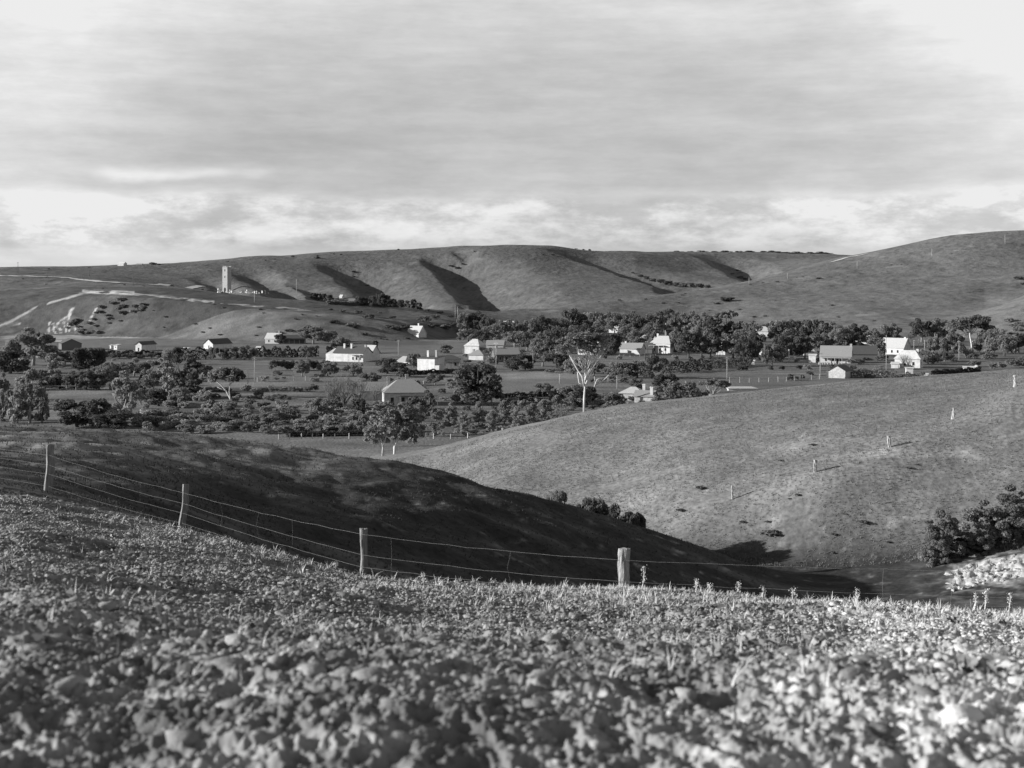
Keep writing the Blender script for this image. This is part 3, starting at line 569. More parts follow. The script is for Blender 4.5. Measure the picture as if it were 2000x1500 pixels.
# the tower on the plateau
x, D, z = spot(443, 571, 850); s = D / F; tw = thing('stone_tower', 'tall square stone church tower on the plateau among gravestones', 'tower', (x, D, z - .3), R(-27))
h = 52 * s; a = 6.0 * s
m = MB().box(-a, a, -a, a, 0, h * .93).box(-a * 1.08, a * 1.08, -a * 1.08, a * 1.08, 0, h * .06); m.box(-a * 1.05, a * 1.05, -a * 1.05, a * 1.05, h * .93, h * .955)
link('wall', m.me('wall', M['tower']), tw)
m = MB()
for u in (-1, -.33, .33, .99):
    for sx, sy in ((u, -1), (u, 1), (-1, u), (1, u)): m.box(a * sx * .92 - a * .15, a * sx * .92 + a * .15, a * sy * .92 - a * .15, a * sy * .92 + a * .15, h * .9551, h)
link('battlement', m.me('battlement', M['tower']), tw)
link('door', MB().box(-a * .3, a * .3, -a * 1.1, -a * .9, 0, h * .15).poly([(-a * .3, -a * 1.1, h * .15), (a * .3, -a * 1.1, h * .15), (0, -a * 1.1, h * .2)]).me('door', M['glass']), tw)
for zz in (.55, .8):
    link('window', MB().box(-a * .16, a * .16, -a * 1.012, -a * .9, h * zz, h * (zz + .08)).me('window', M['glass']), tw)
st = MB().box(-.45, .45, -.12, .12, 0, 1.25).poly([(-.45, -.12, 1.25), (.45, -.12, 1.25), (0, -.12, 1.75)]).poly([(.45, .12, 1.25), (-.45, .12, 1.25), (0, .12, 1.75)]).me('gravestone', M['tomb'])
cr = MB().box(-.5, .5, -.3, .3, 0, .5).box(-.15, .15, -.15, .15, .5, 2.6).box(-.6, .6, -.14, .14, 1.7, 2.0).me('gravestone', M['tomb'])
gx = [426, 429, 433, 449, 452, 463, 466, 469, 471, 474, 477, 479, 482, 485, 488, 490, 493, 497, 501, 506, 512, 518, 524]
for i, p in enumerate(gx):
    x, D, z = spot(p, 571.5 + .02 * (p - 426) + rnd.uniform(-.8, .8), 850)
    tag(link('gravestone', (cr if i % 3 == 0 else st), None, (x, D, z - .1), R(rnd.uniform(-50, 10)), rnd.uniform(1.0, 1.9)), 'white gravestone in the churchyard row beside the tower', 'gravestone', 'gravestones beside the tower')

# ------------------------------------------------------------------ poles
def pole(px, yb, yt, label, m='pole', dmin=290, arm=True, name='telegraph_pole', cat='telegraph pole', group=None, tilt=0, r=1.0):
    x, D, z = spot(px, yb, dmin); s = D / F; h = (yb - yt) * s; t_ = thing(name, label, cat, (x, D, z), R(rnd.uniform(-30, 30)), group)
    rr = max(.11, .42 * s) * r
    link('shaft', MB().tube([(0, 0, -.3), (tilt * h * .5, 0, h * .5), (tilt * h, 0, h)], [rr * 1.15, rr, rr * .8], 8).me('shaft', M[m], True), t_)
    if arm: link('crossarm', MB().box(tilt * h - min(1, h * .09), tilt * h + min(1, h * .09), -rr - .12, -rr, h * .93, h * .93 + .16).me('crossarm', M[m]), t_)
for px, yb, yt, lab, m_ in [(497, 750, 699, 'slender pole with crossarm in the left paddock', 'pole'), (484, 750, 722, 'short dark pole left of the slender paddock pole', 'polebrown'),
    (969, 722, 667, 'pale pole in front of the wide grey roofed house', 'pole'), (1041, 723, 690, 'pole between the grey roofed house and the tall gum', 'pole'), (1093, 749, 729, 'short pole in the mown paddock left of the tall gum', 'pole'),
    (1205, 760, 733, 'thin pole right of the tall gum', 'pole'), (1265, 694, 666, 'pale pole beside the long white wall', 'pole'), (1420, 740, 697, 'thin grey pole in the middle paddock', 'pole'),
    (1602, 737, 688, 'white pole left of the small stone barn', 'pole'), (1731, 728, 654, 'tallest pale pole, right of the small stone barn', 'pole'), (1785, 687, 664, 'white pole behind the largest white house', 'pole'),
    (1873, 703, 665, 'pale pole among the gum trunks on the right', 'pole'), (778, 696, 664, 'pole in the river paddock below the lone white cottage', 'pole')]: pole(px, yb, yt, lab, m_)
for px, yb, yt, lab in [(579, 581, 545, 'tall pole on the plateau right of the churchyard'), (35, 534, 512, 'leftmost pole on the clifftop'), (92, 543, 526, 'pole beside the clifftop road near the skyline shrub'), (164, 548, 537, 'short pole in the bend of the clifftop road'),
    (175, 541, 520, 'pole on the skyline above the road bend'), (260, 558, 540, 'pole on the road between bend and tower'), (497, 590, 572, 'pale pole in the field below the gravestones'), (889, 622, 596, 'left pole of the pair under the far gully'), (894, 622, 598, 'right pole of the pair under the far gully'), (735, 598, 572, 'thin pole among the plateau pines')]: pole(px, yb, yt, lab, 'polebrown' if px < 300 or 700 < px < 800 else 'pole', 850)
for px, yb, yt, lab in [(1463, 556, 541, 'lowest of the pale poles climbing the right hill'), (1538, 545, 533, 'second lowest pale pole up the right hill'), (1674, 525, 510, 'middle pale pole up the right hill'), (1820, 501, 485, 'second highest pale pole up the right hill'), (1963, 476, 458, 'highest pale pole near the right skyline')]: pole(px, yb, yt, lab, 'pole', 950, False, group='poles climbing the right hill', r=.75)
pole(1541, 707, 682, 'thick white gatepost with a square cap under the gums', 'paint', arm=False, name='gatepost', cat='gatepost', r=1.8)
for px, yb, yt in [(1772, 679, 664), (1785, 676, 662), (1794, 678, 663), (1806, 686, 664), (1826, 678, 650), (1830, 678, 652)]:
    pole(px, yb, yt, 'bare white trunk standing behind the largest white house', 'paint', arm=False, name='dead_trunk', cat='dead tree', group='bare white trunks behind the white house')

# ------------------------------------------------------------------ trees one by one: (px, base row, top row, width, kind, leaves, label)
GT = 'gum trees around the township'
T = [
 (65, 714, 634, 98, 'gum', 'lf_m', 'broad dark gum left of the dark gable ended barn'), (20, 730, 683, 78, 'round', 'lf_d', 'dense black evergreen at the left edge under the broad gum'),
 (100, 738, 690, 62, 'feather', 'lf_l', 'pale wispy tree below the broad gum by the barn'), (158, 728, 676, 46, 'round', 'lf_d', 'dense dark evergreen below the dark barn, left of its pair'),
 (184, 728, 676, 48, 'round', 'lf_d', 'dense dark evergreen below the dark barn, right of its pair'), (58, 826, 722, 78, 'feather', 'lf_l', 'drooping pale gum with forked white trunk behind the mound'),
 (34, 826, 748, 52, 'feather', 'lf_l', 'drooping pale gum with a bent trunk left of the forked one'), (6, 822, 728, 46, 'feather', 'lf_m', 'half cut off drooping gum at the left edge'),
 (82, 826, 762, 34, 'round', 'lf_m', 'narrow dark tree beside the forked drooping gum'), (88, 760, 733, 38, 'round', 'lf_s', 'first dark fruit tree of the fenced row on the left'),
 (116, 760, 728, 40, 'round', 'lf_s', 'second dark fruit tree of the fenced row on the left'), (143, 761, 724, 40, 'round', 'lf_s', 'third dark fruit tree of the fenced row on the left'),
 (168, 762, 723, 42, 'round', 'lf_d', 'fourth dark fruit tree of the fenced row on the left'), (194, 761, 726, 40, 'round', 'lf_d', 'last dark fruit tree of the fenced row on the left'),
 (150, 834, 780, 84, 'round', 'lf_d', 'big rounded black bush tree standing on the mound edge'), (192, 836, 776, 60, 'round', 'lf_d', 'second rounded black bush tree right of the big one'),
 (225, 838, 798, 78, 'round', 'lf_d', 'low black bush tree below the pale upright willow'), (243, 830, 724, 96, 'feather', 'lf_l', 'tall pale upright willow behind the mound'),
 (310, 793, 757, 50, 'round', 'lf_d', 'dark round tree left of the black pine'), (326, 778, 684, 74, 'feather', 'lf_l', 'pale feathery poplar left of the black pine'),
 (300, 765, 712, 50, 'gum', 'lf_m', 'ragged tree between willow and feathery poplar'), (372, 778, 698, 100, 'pine', 'lf_d', 'black spreading pine beside the feathery poplar'), (345, 712, 676, 30, 'round', 'lf_d', 'small dark tree behind the feathery poplar'),
 (222, 745, 700, 60, 'gum', 'lf_m', 'loose tree behind the pale upright willow'), (262, 735, 705, 55, 'gum', 'lf_m', 'low spreading tree between the barn and the black pine'),
 (612, 672, 632, 60, 'gum', 'lf_m', 'spreading gum right of the open fronted shed'), (640, 668, 640, 36, 'gum', 'lf_m', 'smaller gum beside the spreading one under the bluff'), (547, 672, 650, 24, 'round', 'lf_d', 'little dark tree in front of the pale roofed cottage'),
 (668, 690, 655, 40, 'round', 'lf_m', 'dark tree at the river bend above the white homestead'), (733, 681, 664, 14, 'round', 'lf_d', 'tiny round tree behind the homestead chimneys'),
 (935, 790, 706, 96, 'round', 'lf_d', 'massive black evergreen in the middle of the valley'), (905, 788, 730, 60, 'round', 'lf_m', 'leafy tree joined to the left of the massive evergreen'), (960, 790, 738, 50, 'gum', 'lf_m', 'ragged tree under the right side of the massive evergreen'),
 (757, 730, 697, 44, 'round', 'lf_d', 'dark garden tree right of the white homestead'), (782, 736, 706, 54, 'round', 'lf_d', 'wide dark tree in front of the pale skillion shed'), (808, 718, 688, 30, 'round', 'lf_m', 'grey tree left of the tall blank building'),
 (868, 690, 672, 34, 'round', 'lf_m', 'tree behind the tall blank building'), (700, 812, 775, 34, 'round', 'lf_d', 'dark pointed garden tree left of the three chimney cottage'), (655, 800, 760, 40, 'feather', 'lf_s', 'thin garden tree in front of the bare poplars'),
 (835, 815, 762, 46, 'feather', 'lf_m', 'loose tree right of the three chimney cottage'), (812, 830, 772, 50, 'round', 'lf_m', 'leafy tree under the veranda of the three chimney cottage'),
 (1025, 722, 690, 46, 'round', 'lf_d', 'black garden tree between the two poles'), (1000, 724, 697, 40, 'round', 'lf_d', 'black bush tree below the wide grey roofed house'), (1060, 716, 665, 56, 'gum', 'lf_m', 'broad gum left of the tall white trunked gum'),
 (1088, 722, 672, 50, 'gum', 'lf_d', 'dark gum behind the left limb of the tall gum'), (1195, 694, 648, 44, 'round', 'lf_d', 'dense black evergreen behind the crown of the tall gum'), (1120, 730, 700, 40, 'round', 'lf_m', 'low tree behind the fork of the tall gum'),
 (1160, 735, 703, 46, 'gum', 'lf_m', 'leafy tree right of the fork of the tall gum'), (1215, 738, 700, 50, 'gum', 'lf_m', 'tree below the long white wall'), (1245, 738, 702, 40, 'round', 'lf_m', 'second tree below the long white wall'),
 (1272, 740, 692, 44, 'round', 'lf_d', 'square black tree below the dark roofed barn'), (1120, 795, 748, 66, 'round', 'lf_m', 'rounded tree left of the tall white trunk'), (1092, 790, 756, 40, 'gum', 'lf_m', 'loose tree left of the rounded one by the white trunk'),
 (1148, 790, 752, 38, 'round', 'lf_d', 'dark narrow tree touching the tall white trunk'), (1195, 805, 765, 60, 'round', 'lf_m', 'wide tree left of the bright hip roofed cottage'),
 (1300, 768, 728, 56, 'round', 'lf_d', 'dark wide tree above the two chimney cottage'), (1330, 800, 742, 76, 'round', 'lf_m', 'broad leafy tree behind the ridge right of the cottage'), (1395, 788, 736, 66, 'umbrella', 'lf_m', 'spreading flat topped tree at the ridge right of centre'),
 (1362, 795, 752, 50, 'gum', 'lf_m', 'smaller tree between the broad and the flat topped ones'), (1290, 800, 772, 44, 'round', 'lf_l', 'pale bushy tree in front of the two chimney cottage'),
]
T += [(128, 712, 684, 40, 'gum', 'lf_m', 'loose grey tree right of the broad gum'), (205, 752, 712, 50, 'gum', 'lf_m', 'rounded grey tree at the right end of the fenced fruit trees'), (285, 745, 706, 44, 'round', 'lf_s', 'dark round tree left of the feathery poplar'), (275, 790, 748, 40, 'gum', 'lf_m', 'rough tree between the upright willow and the dark round tree'),
 (395, 740, 708, 44, 'gum', 'lf_m', 'spreading tree behind the black pine'), (350, 795, 752, 40, 'gum', 'lf_m', 'open crowned tree in front of the black pine'), (480, 700, 672, 30, 'round', 'lf_m', 'grey round tree at the left end of the long hedge'), (590, 735, 702, 34, 'gum', 'lf_m', 'small gum at the end of the paddock shrub row'),
 (640, 735, 700, 40, 'gum', 'lf_m', 'grey tree just below the white homestead'), (690, 735, 703, 38, 'gum', 'lf_l', 'pale tree below the homestead veranda'), (720, 760, 724, 46, 'gum', 'lf_m', 'open tree above the three chimney cottage'), (850, 752, 724, 34, 'gum', 'lf_m', 'small grey tree right of the cottage chimneys'),
 (630, 822, 772, 54, 'gum', 'lf_m', 'wide open tree left of the bare poplars'), (700, 845, 800, 50, 'gum', 'lf_l', 'pale rounded tree near the valley fence'), (560, 826, 790, 44, 'gum', 'lf_m', 'grey tree rising from the overgrown field'), (600, 700, 672, 30, 'gum', 'lf_m', 'gum standing over the middle of the long hedge'),
 (30, 800, 756, 48, 'gum', 'lf_m', 'grey tree behind the bent trunk at the left edge'), (125, 806, 772, 40, 'gum', 'lf_m', 'grey tree between the drooping gums and the black bush tree'), (1240, 765, 735, 36, 'gum', 'lf_m', 'small gum above the bright hip roofed cottage'), (1060, 775, 745, 40, 'gum', 'lf_m', 'open tree in the mown paddock left of the tall gum')]
back = [(906, 652, 606, 30, 'lf_m', 'left end of the back row'), (932, 655, 604, 44, 'lf_d', 'over the speckled slope'), (952, 668, 612, 34, 'lf_d', ''), (985, 665, 615, 40, 'lf_m', ''), (1012, 668, 622, 40, 'lf_m', ''), (1036, 662, 618, 36, 'lf_m', ''),
 (1060, 664, 612, 40, 'lf_d', ''), (1085, 660, 612, 42, 'lf_m', ''), (1112, 656, 598, 48, 'lf_d', ''), (1137, 656, 606, 38, 'lf_d', ''), (1160, 652, 600, 44, 'lf_m', ''), (1182, 645, 606, 34, 'lf_m', ''), (1205, 650, 602, 46, 'lf_m', ''),
 (1230, 650, 604, 44, 'lf_m', ''), (1252, 654, 612, 36, 'lf_d', ''), (1278, 655, 606, 44, 'lf_m', ''), (1302, 652, 598, 48, 'lf_d', ''), (1322, 654, 600, 40, 'lf_m', ''), (1347, 655, 604, 46, 'lf_m', ''), (1372, 660, 606, 42, 'lf_m', ''),
 (1396, 668, 612, 44, 'lf_d', ''), (1418, 655, 601, 44, 'lf_m', ''), (1440, 668, 618, 50, 'lf_d', ''), (1464, 672, 622, 44, 'lf_m', ''), (1500, 656, 629, 30, 'lf_d', ''), (1524, 668, 616, 46, 'lf_m', ''), (1548, 665, 620, 40, 'lf_m', ''),
 (1590, 675, 613, 50, 'lf_d', ''), (1618, 676, 624, 46, 'lf_m', ''), (1648, 678, 626, 44, 'lf_m', ''), (1676, 676, 628, 44, 'lf_d', ''), (1705, 678, 638, 40, 'lf_m', ''), (1738, 676, 627, 42, 'lf_m', ''), (1800, 668, 618, 52, 'lf_d', ''), (1832, 668, 616, 44, 'lf_m', '')]
nears = ['above the small white cottages', 'left of the high white house', 'over the veranda cottage', 'beside the largest white house']
for i, (px, yb, yt, w, lf, _) in enumerate(back):
    where = ('behind the stepped white house' if px < 1000 else 'left of the high white house' if px < 1190 else 'above the bright hip roofed villa' if px < 1400 else 'around the lone iron roof' if px < 1560 else 'behind the veranda cottage' if px < 1720 else 'behind the largest white house')
    T.append((px, yb, yt, w, 'umbrella' if px == 1418 else 'gum', lf, ('dark leafy' if lf == 'lf_d' else 'dull grey') + ' gum in the back row ' + where))
midr = [(915, 668, 636, 40, 'lf_m'), (942, 676, 640, 36, 'lf_d'), (962, 672, 630, 40, 'lf_m'), (1005, 680, 640, 44, 'lf_m'), (1030, 685, 645, 40, 'lf_d'), (1058, 690, 642, 44, 'lf_m'), (1085, 682, 630, 46, 'lf_d'), (1110, 680, 632, 44, 'lf_m'), (1140, 672, 628, 44, 'lf_d'),
 (1168, 668, 630, 40, 'lf_m'), (1225, 675, 632, 44, 'lf_m'), (1242, 680, 640, 40, 'lf_m'), (1275, 672, 630, 38, 'lf_m'), (1325, 690, 636, 40, 'lf_m'), (1345, 700, 640, 52, 'lf_d'), (1370, 695, 632, 46, 'lf_m'), (1388, 700, 648, 44, 'lf_m'), (1432, 700, 640, 58, 'lf_m'), (1462, 708, 652, 50, 'lf_d'), (1450, 692, 640, 40, 'lf_m'),
 (1480, 696, 646, 36, 'lf_d'), (1508, 716, 662, 46, 'lf_m'), (1528, 704, 648, 40, 'lf_d'), (1552, 700, 650, 38, 'lf_d'), (1572, 700, 652, 40, 'lf_d'), (1600, 690, 642, 40, 'lf_m'), (1634, 690, 640, 40, 'lf_m'), (1668, 690, 646, 40, 'lf_d'), (1712, 696, 652, 34, 'lf_m'), (1935, 690, 632, 54, 'lf_m'), (1962, 696, 644, 50, 'lf_m'), (1990, 690, 640, 46, 'lf_d'), (1812, 712, 682, 56, 'lf_m'), (1845, 706, 682, 40, 'lf_d'), (1862, 700, 640, 46, 'lf_m'), (1825, 690, 655, 30, 'lf_m')]
for px, yb, yt, w, lf in midr:
    where = ('above the stepped white house' if px < 1000 else 'behind the tall white trunked gum' if px < 1180 else 'around the long white wall' if px < 1290 else 'right of the bright hip roofed villa' if px < 1400 else 'around the white tent gable' if px < 1590 else 'close behind the veranda cottage' if px < 1730 else 'right of the largest white house' if px < 1900 else 'at the foot of the near right hill')
    T.append((px, yb, yt, w, 'gum', lf, ('dark leafy' if lf == 'lf_d' else 'dull grey') + ' gum of the middle row ' + where))
for px, yb, yt, w, k, lf, lab in T:
    small = (yb - yt) < 60
    tree(px, yb, yt, w, k, lab, lf, 'barkd' if k in ('round', 'pine') or (' row ' in lab and rnd.random() < .65) else 'barkm', GT if ' row ' in lab and 'gum' in lab else None, 240 if yb > 840 else 290)
# orchard and plateau trees
for px, yb in [(848, 852), (905, 850), (962, 848), (1008, 846), (880, 832), (935, 830), (985, 828), (1040, 840), (1062, 826), (1088, 818)]:
    tree(px, yb, yb - 46, 42, 'feather', 'pale leafy young orchard tree below the three chimney cottage', 'lf_l', 'barkd', 'pale orchard trees', name='fruit_tree', dmin=250)
for px, yb, yt in [(612, 585, 571), (622, 587, 572), (633, 588, 572), (645, 588, 574), (700, 596, 577), (712, 597, 580), (728, 599, 576), (745, 599, 572), (757, 600, 575), (768, 601, 582), (783, 601, 584), (796, 602, 586), (808, 603, 583), (818, 605, 590)]:
    tree(px, yb, yt, 15 if px < 740 or px > 760 else 20, 'round', 'small dark pine in the row along the plateau beside the lodge', 'lf_d', 'barkd', 'plateau pines beside the lodge', 850, 'pine_tree')
for px, yb, yt, w in [(1102, 487, 484, 7), (1110, 488, 484, 8), (1125, 488, 485, 9), (1140, 489, 486, 8), (1152, 489, 486, 7)] + [(1322 + i * 9.3, 498 + .05 * i, 489 + (i * 7 % 5) * .8 + (2 if i > 22 else 0), 17) for i in range(33)]:
    tree(px, yb + 1, yt, w, 'round', 'dark distant tree in the broken line along the far skyline', 'lf_s', 'barkd', 'distant trees along the skyline', 1500, 'skyline_tree', dbase=2740 if px > 1300 else 2330)

def fan(px0, row0, n, x0, x1, y0, y1, seed, r=.8):
    g = random.Random(seed); L_ = []
    for i in range(n):
        a = x0 + (x1 - x0) * (i + g.uniform(.2, .8)) / n; b = g.uniform(y0, y1); L_.append(([(px0 + g.uniform(-1, 1), row0 + g.uniform(-12, 6)), ((px0 + a) / 2 + g.uniform(-5, 5), (row0 + b) / 2 + g.uniform(4, 10)), (a, b)], r, .25))
        q = L_[-1][0][1]; L_.append(([q, ((q[0] + a) / 2 + g.uniform(-8, 8), (q[1] + b) / 2), (a + g.uniform(-12, 12), b + g.uniform(-4, 6))], r * .6, .2))
    return L_
def custom(name, label, px0, row0, D, limbs, crowns, bk='bark', dmin=None):
    x, z = (px0 - 1000) / F * D, float(zat(px0, D)); s = D / F; t_ = thing(name, label, 'tree', (x, D, z), 0)
    zr = EYE - (row0 - YH) / F * D
    w2 = lambda p, q, dy=0: ((p - px0) * s, dy, EYE - (q - YH) / F * D - z)
    m = MB(); g = random.Random(int(px0))
    for pts, r0, r1 in limbs:
        n = len(pts); dy = 0; P_ = []
        k = g.uniform(-1, 1) * .5
        for i, (p, q) in enumerate(pts): P_.append(w2(p, q, k * s * i * 7 if i else 0))
        if pts[0] == (px0, row0): P_.insert(0, (0, 0, -.4))
        m.tube(P_, [(r0 + (r1 - r0) * i / (len(P_) - 1)) * s for i in range(len(P_))], 7)
    link('trunk', m.me('trunk', M[bk], True), t_)
    for i, (p, q, w, h, kind, lf) in enumerate(crowns):
        c = w2(p, q); link('crown', crown_me(kind, i % 5, lf, 600 if name == 'gum_tree' and px0 == 1140 else 1300, .05), t_, (c[0], g.uniform(-1, 1) * w * s * .25, c[2]), g.uniform(0, 6), (w * s, w * s, h * s))
    return t_
custom('gum_tree', 'tall gum with straight bare white trunk rising from the grassy ridge', 1140, 827, 236, [
    ([(1140, 827), (1141, 780), (1143, 750), (1143, 722)], 2.7, 1.2), ([(1141, 755), (1137, 735), (1129, 724), (1113, 695), (1103, 677), (1100, 664)], 2.0, .7), ([(1140, 752), (1131, 748), (1128, 727)], 1.4, .9),
    ([(1143, 742), (1148, 722), (1149, 704), (1141, 688), (1130, 668)], 1.8, .6), ([(1149, 706), (1156, 694), (1160, 680)], 1.1, .5), ([(1144, 750), (1158, 722), (1163, 704), (1172, 680)], 2.0, .7), ([(1163, 706), (1155, 690), (1148, 676)], 1.0, .4)] + fan(1144, 732, 13, 1096, 1206, 655, 690, 4, 1.0),
    [(1102, 695, 44, 29, 'shrub', 'lf_l'), (1114, 689, 57, 39, 'shrub', 'lf_m'), (1130, 693, 62, 46, 'shrub', 'lf_l'), (1152, 693, 59, 46, 'shrub', 'lf_m'), (1172, 695, 62, 46, 'shrub', 'lf_l'), (1140, 671, 72, 29, 'shrub', 'lf_m'), (1163, 675, 62, 32, 'shrub', 'lf_m'), (1122, 673, 59, 27, 'shrub', 'lf_m')])
custom('fallen_tree', 'half fallen bare limbed tree right of the tall white trunk', 1157, 765, 400, [([(1157, 765), (1163, 752), (1178, 744), (1192, 730), (1200, 722)], 1.6, .6), ([(1160, 758), (1166, 741), (1176, 737)], 1.2, .4), ([(1163, 752), (1161, 735)], .8, .4)],
    [(1202, 736, 34, 22, 'shrub', 'lf_m'), (1184, 733, 26, 16, 'shrub', 'lf_m')])
custom('leaning_tree', 'lone leaning tree with a bent bare trunk in the left field', 457, 797, 388, [([(457, 797), (449, 778), (441, 764), (430, 752), (417, 742)], 2.2, .9), ([(450, 780), (447, 765), (448, 748)], 1.4, .7), ([(441, 764), (432, 760), (424, 756)], .9, .4), ([(448, 752), (458, 742), (468, 735)], .9, .5)],
    [(425, 752, 42, 36, 'shrub', 'lf_l'), (448, 750, 50, 42, 'shrub', 'lf_m'), (470, 750, 24, 30, 'shrub', 'lf_d'), (432, 738, 40, 26, 'shrub', 'lf_l')])
custom('gum_tree', 'great spreading gum with thick white limbs on the right', 1899, 690, 705, [([(1899, 690), (1897, 672), (1893, 655), (1891, 640), (1888, 625)], 2.4, 1.0), ([(1895, 662), (1886, 653), (1880, 646), (1868, 640)], 1.8, .6), ([(1893, 657), (1898, 640), (1905, 628)], 1.4, .5), ([(1896, 670), (1908, 660), (1920, 650)], 1.2, .5), ([(1886, 653), (1880, 660), (1870, 658)], .9, .4)] + fan(1894, 655, 9, 1850, 1935, 618, 645, 6, .9),
    [(1862, 654, 44, 36, 'shrub', 'lf_m'), (1886, 648, 50, 36, 'shrub', 'lf_m'), (1912, 648, 46, 38, 'shrub', 'lf_d'), (1926, 664, 38, 34, 'shrub', 'lf_m'), (1897, 634, 44, 22, 'shrub', 'lf_m'), (1868, 640, 36, 20, 'shrub', 'lf_m')])
custom('gum_tree', 'two stemmed pale gum standing alone at the meeting of the slopes', 770, 892, 262, [([(770, 892), (771, 872), (777, 858), (786, 842)], 3.2, 1.2), ([(770, 880), (768, 862), (771, 845)], 2.2, .9), ([(747, 891), (748, 872), (744, 858), (736, 842)], 2.0, .8)] + fan(772, 862, 8, 745, 815, 800, 835, 7, .9) + fan(747, 862, 6, 720, 770, 808, 840, 8, .8) + [ ([(748, 872), (753, 858), (756, 840)], 1.4, .6)],
    [(736, 868, 66, 60, 'bush', 'lf_l'), (768, 860, 70, 66, 'bush', 'lf_l'), (802, 866, 62, 66, 'bush', 'lf_m'), (752, 826, 64, 46, 'bush', 'lf_m'), (792, 826, 66, 48, 'bush', 'lf_m')])
# leafless poplars and saplings: fans of twigs
def bare(px, yb, yt, w, label, dmin=290, bk='twig', n=44, cat='tree', name='bare_tree', r=.012):
    x, D, z = spot(px, yb, dmin); s = D / F; g = random.Random(int(px * 7)); m = MB()
    m.tube([(0, 0, -.02), (0, 0, .3), (.01, 0, .6)], [r * 1.6, r, r * .6], 6)
    for i in range(n):
        th = g.uniform(0, 6.28); z0 = g.uniform(.08, .45); z1 = g.uniform(.65, 1); rr = g.uniform(.15, .5)
        p2 = (math.cos(th) * rr, math.sin(th) * rr, z1); p1 = (p2[0] * .6, p2[1] * .6, z0 + (z1 - z0) * .45); m.tube([(0, 0, z0), p1, p2], [r * .8, r * .5, r * .2], 4)
        for _ in range(4):
            q = Vector(p1).lerp(Vector(p2), g.uniform(.1, .9)); m.tube([q, q + Vector((g.uniform(-.12, .12), g.uniform(-.12, .12), g.uniform(.08, .2)))], [r * .35, r * .12], 3)
    t_ = thing(name, label, cat, (x, D, z), 0, None, (w * s, w * s, (yb - yt) * s)); link('trunk', m.me('trunk', M[bk], True), t_)
for px, yb, yt, w, lab in [(648, 805, 735, 50, 'leafless poplar at the left of the three chimney cottage'), (672, 802, 728, 56, 'leafless spreading tree in the middle of the bare clump'), (700, 800, 736, 50, 'leafless tree at the right of the bare clump'), (733, 790, 748, 36, 'bare twiggy tree against the wall of the three chimney cottage'),
    (1098, 828, 790, 36, 'bare sapling at the ridge left of the tall white trunk'), (1040, 842, 800, 34, 'bare fruit tree in the orchard near the ridge'), (730, 892, 850, 26, 'thin bare sapling left of the two stemmed gum'), (1765, 720, 690, 22, 'bare sapling in front of the hip roofed white house'), (1775, 722, 694, 20, 'second bare sapling by the hip roofed white house')]:
    bare(px, yb, yt, w, lab)

# ------------------------------------------------------------------ shrubs and hedges
def hedge(pts, rows_h, label, thick=2.0, lf='hedge', dmin=290, name='hedge'):
    g = np.random.default_rng(int(pts[0][0])); P3 = [spot(px, y, dmin) for px, y in pts]; s = P3[0][1] / F; h = rows_h * s; cs, ns = [], []
    for a, b2 in zip(P3[:-1], P3[1:]):
        L_ = math.hypot(b2[0] - a[0], b2[1] - a[1]); n = int(L_ * 60); u = g.uniform(0, 1, n)
        w_ = g.uniform(-1, 1, n); v_ = g.uniform(0, 1, n); face = g.integers(0, 3, n)
        w_ = np.where(face == 0, -1, np.where(face == 1, w_, 1)); v_ = np.where(face == 1, 1, v_)
        hh = h * (1 + .22 * np.sin(u * L_ * .9 + a[0]) + .12 * np.sin(u * L_ * 2.3))
        bx = a[0] + (b2[0] - a[0]) * u; by = a[1] + (b2[1] - a[1]) * u + w_ * thick / 2; bz = zxy(bx, by)
        cs.append(np.stack([bx, by + g.normal(0, .15, n), bz + v_ * hh + g.normal(0, .1, n)], 1)); ns.append(np.stack([0 * w_, w_, v_ * .8 + .1], 1) + g.normal(0, .2, (n, 3)))
    c = np.concatenate(cs); v, q = leaves(c - np.array(P3[0]), np.concatenate(ns), .42 * max(.7, s * 4), g)
    return tag(link(name, npmesh(name, v, q, M[lf]), None, P3[0]), label, 'hedge')
hedge([(500, 697), (560, 698), (622, 697)], 16, 'long black clipped hedge below the open fronted shed', 3)
hedge([(350, 703), (385, 702), (418, 701)], 19, 'tall black hedge below the white gabled barn', 3)
hedge([(638, 692), (665, 691), (684, 689)], 16, 'dark hedge behind the left side of the white homestead', 3)
hedge([(785, 733), (830, 731), (888, 729)], 7, 'low dark hedge in front of the tall blank building', 2)
hedge([(972, 777), (1020, 776), (1072, 773)], 8, 'dark hedge between paddock and orchard', 2)
hedge([(1290, 730), (1340, 727), (1392, 722)], 22, 'big untidy dark hedge along the middle paddock', 5)
hedge([(1392, 720), (1430, 716), (1470, 713)], 14, 'lower hedge running on towards the white box shed', 4, 'lf_s')
hedge([(1820, 733), (1860, 730), (1915, 726)], 8, 'dark hedge just over the ridge on the right', 2)
hedge([(1650, 737), (1700, 737), (1750, 737)], 13, 'row of reedy shrubs right of the small stone barn', 3, 'lf_s')
hedge([(560, 853), (600, 852), (730, 850)], 7, 'dark low hedge behind the valley fence', 2)
hedge([(1740, 742), (1770, 742), (1806, 741)], 11, 'dark garden hedge below the hip roofed white house', 2, 'lf_s')
hedge([(640, 594), (700, 596), (745, 598), (778, 600)], 5, 'dark hedge under the plateau pines', 3, 'lf_s', 850)
hedge([(185, 698), (230, 697), (300, 696)], 10, 'dark broken hedge below the small white hut', 3)
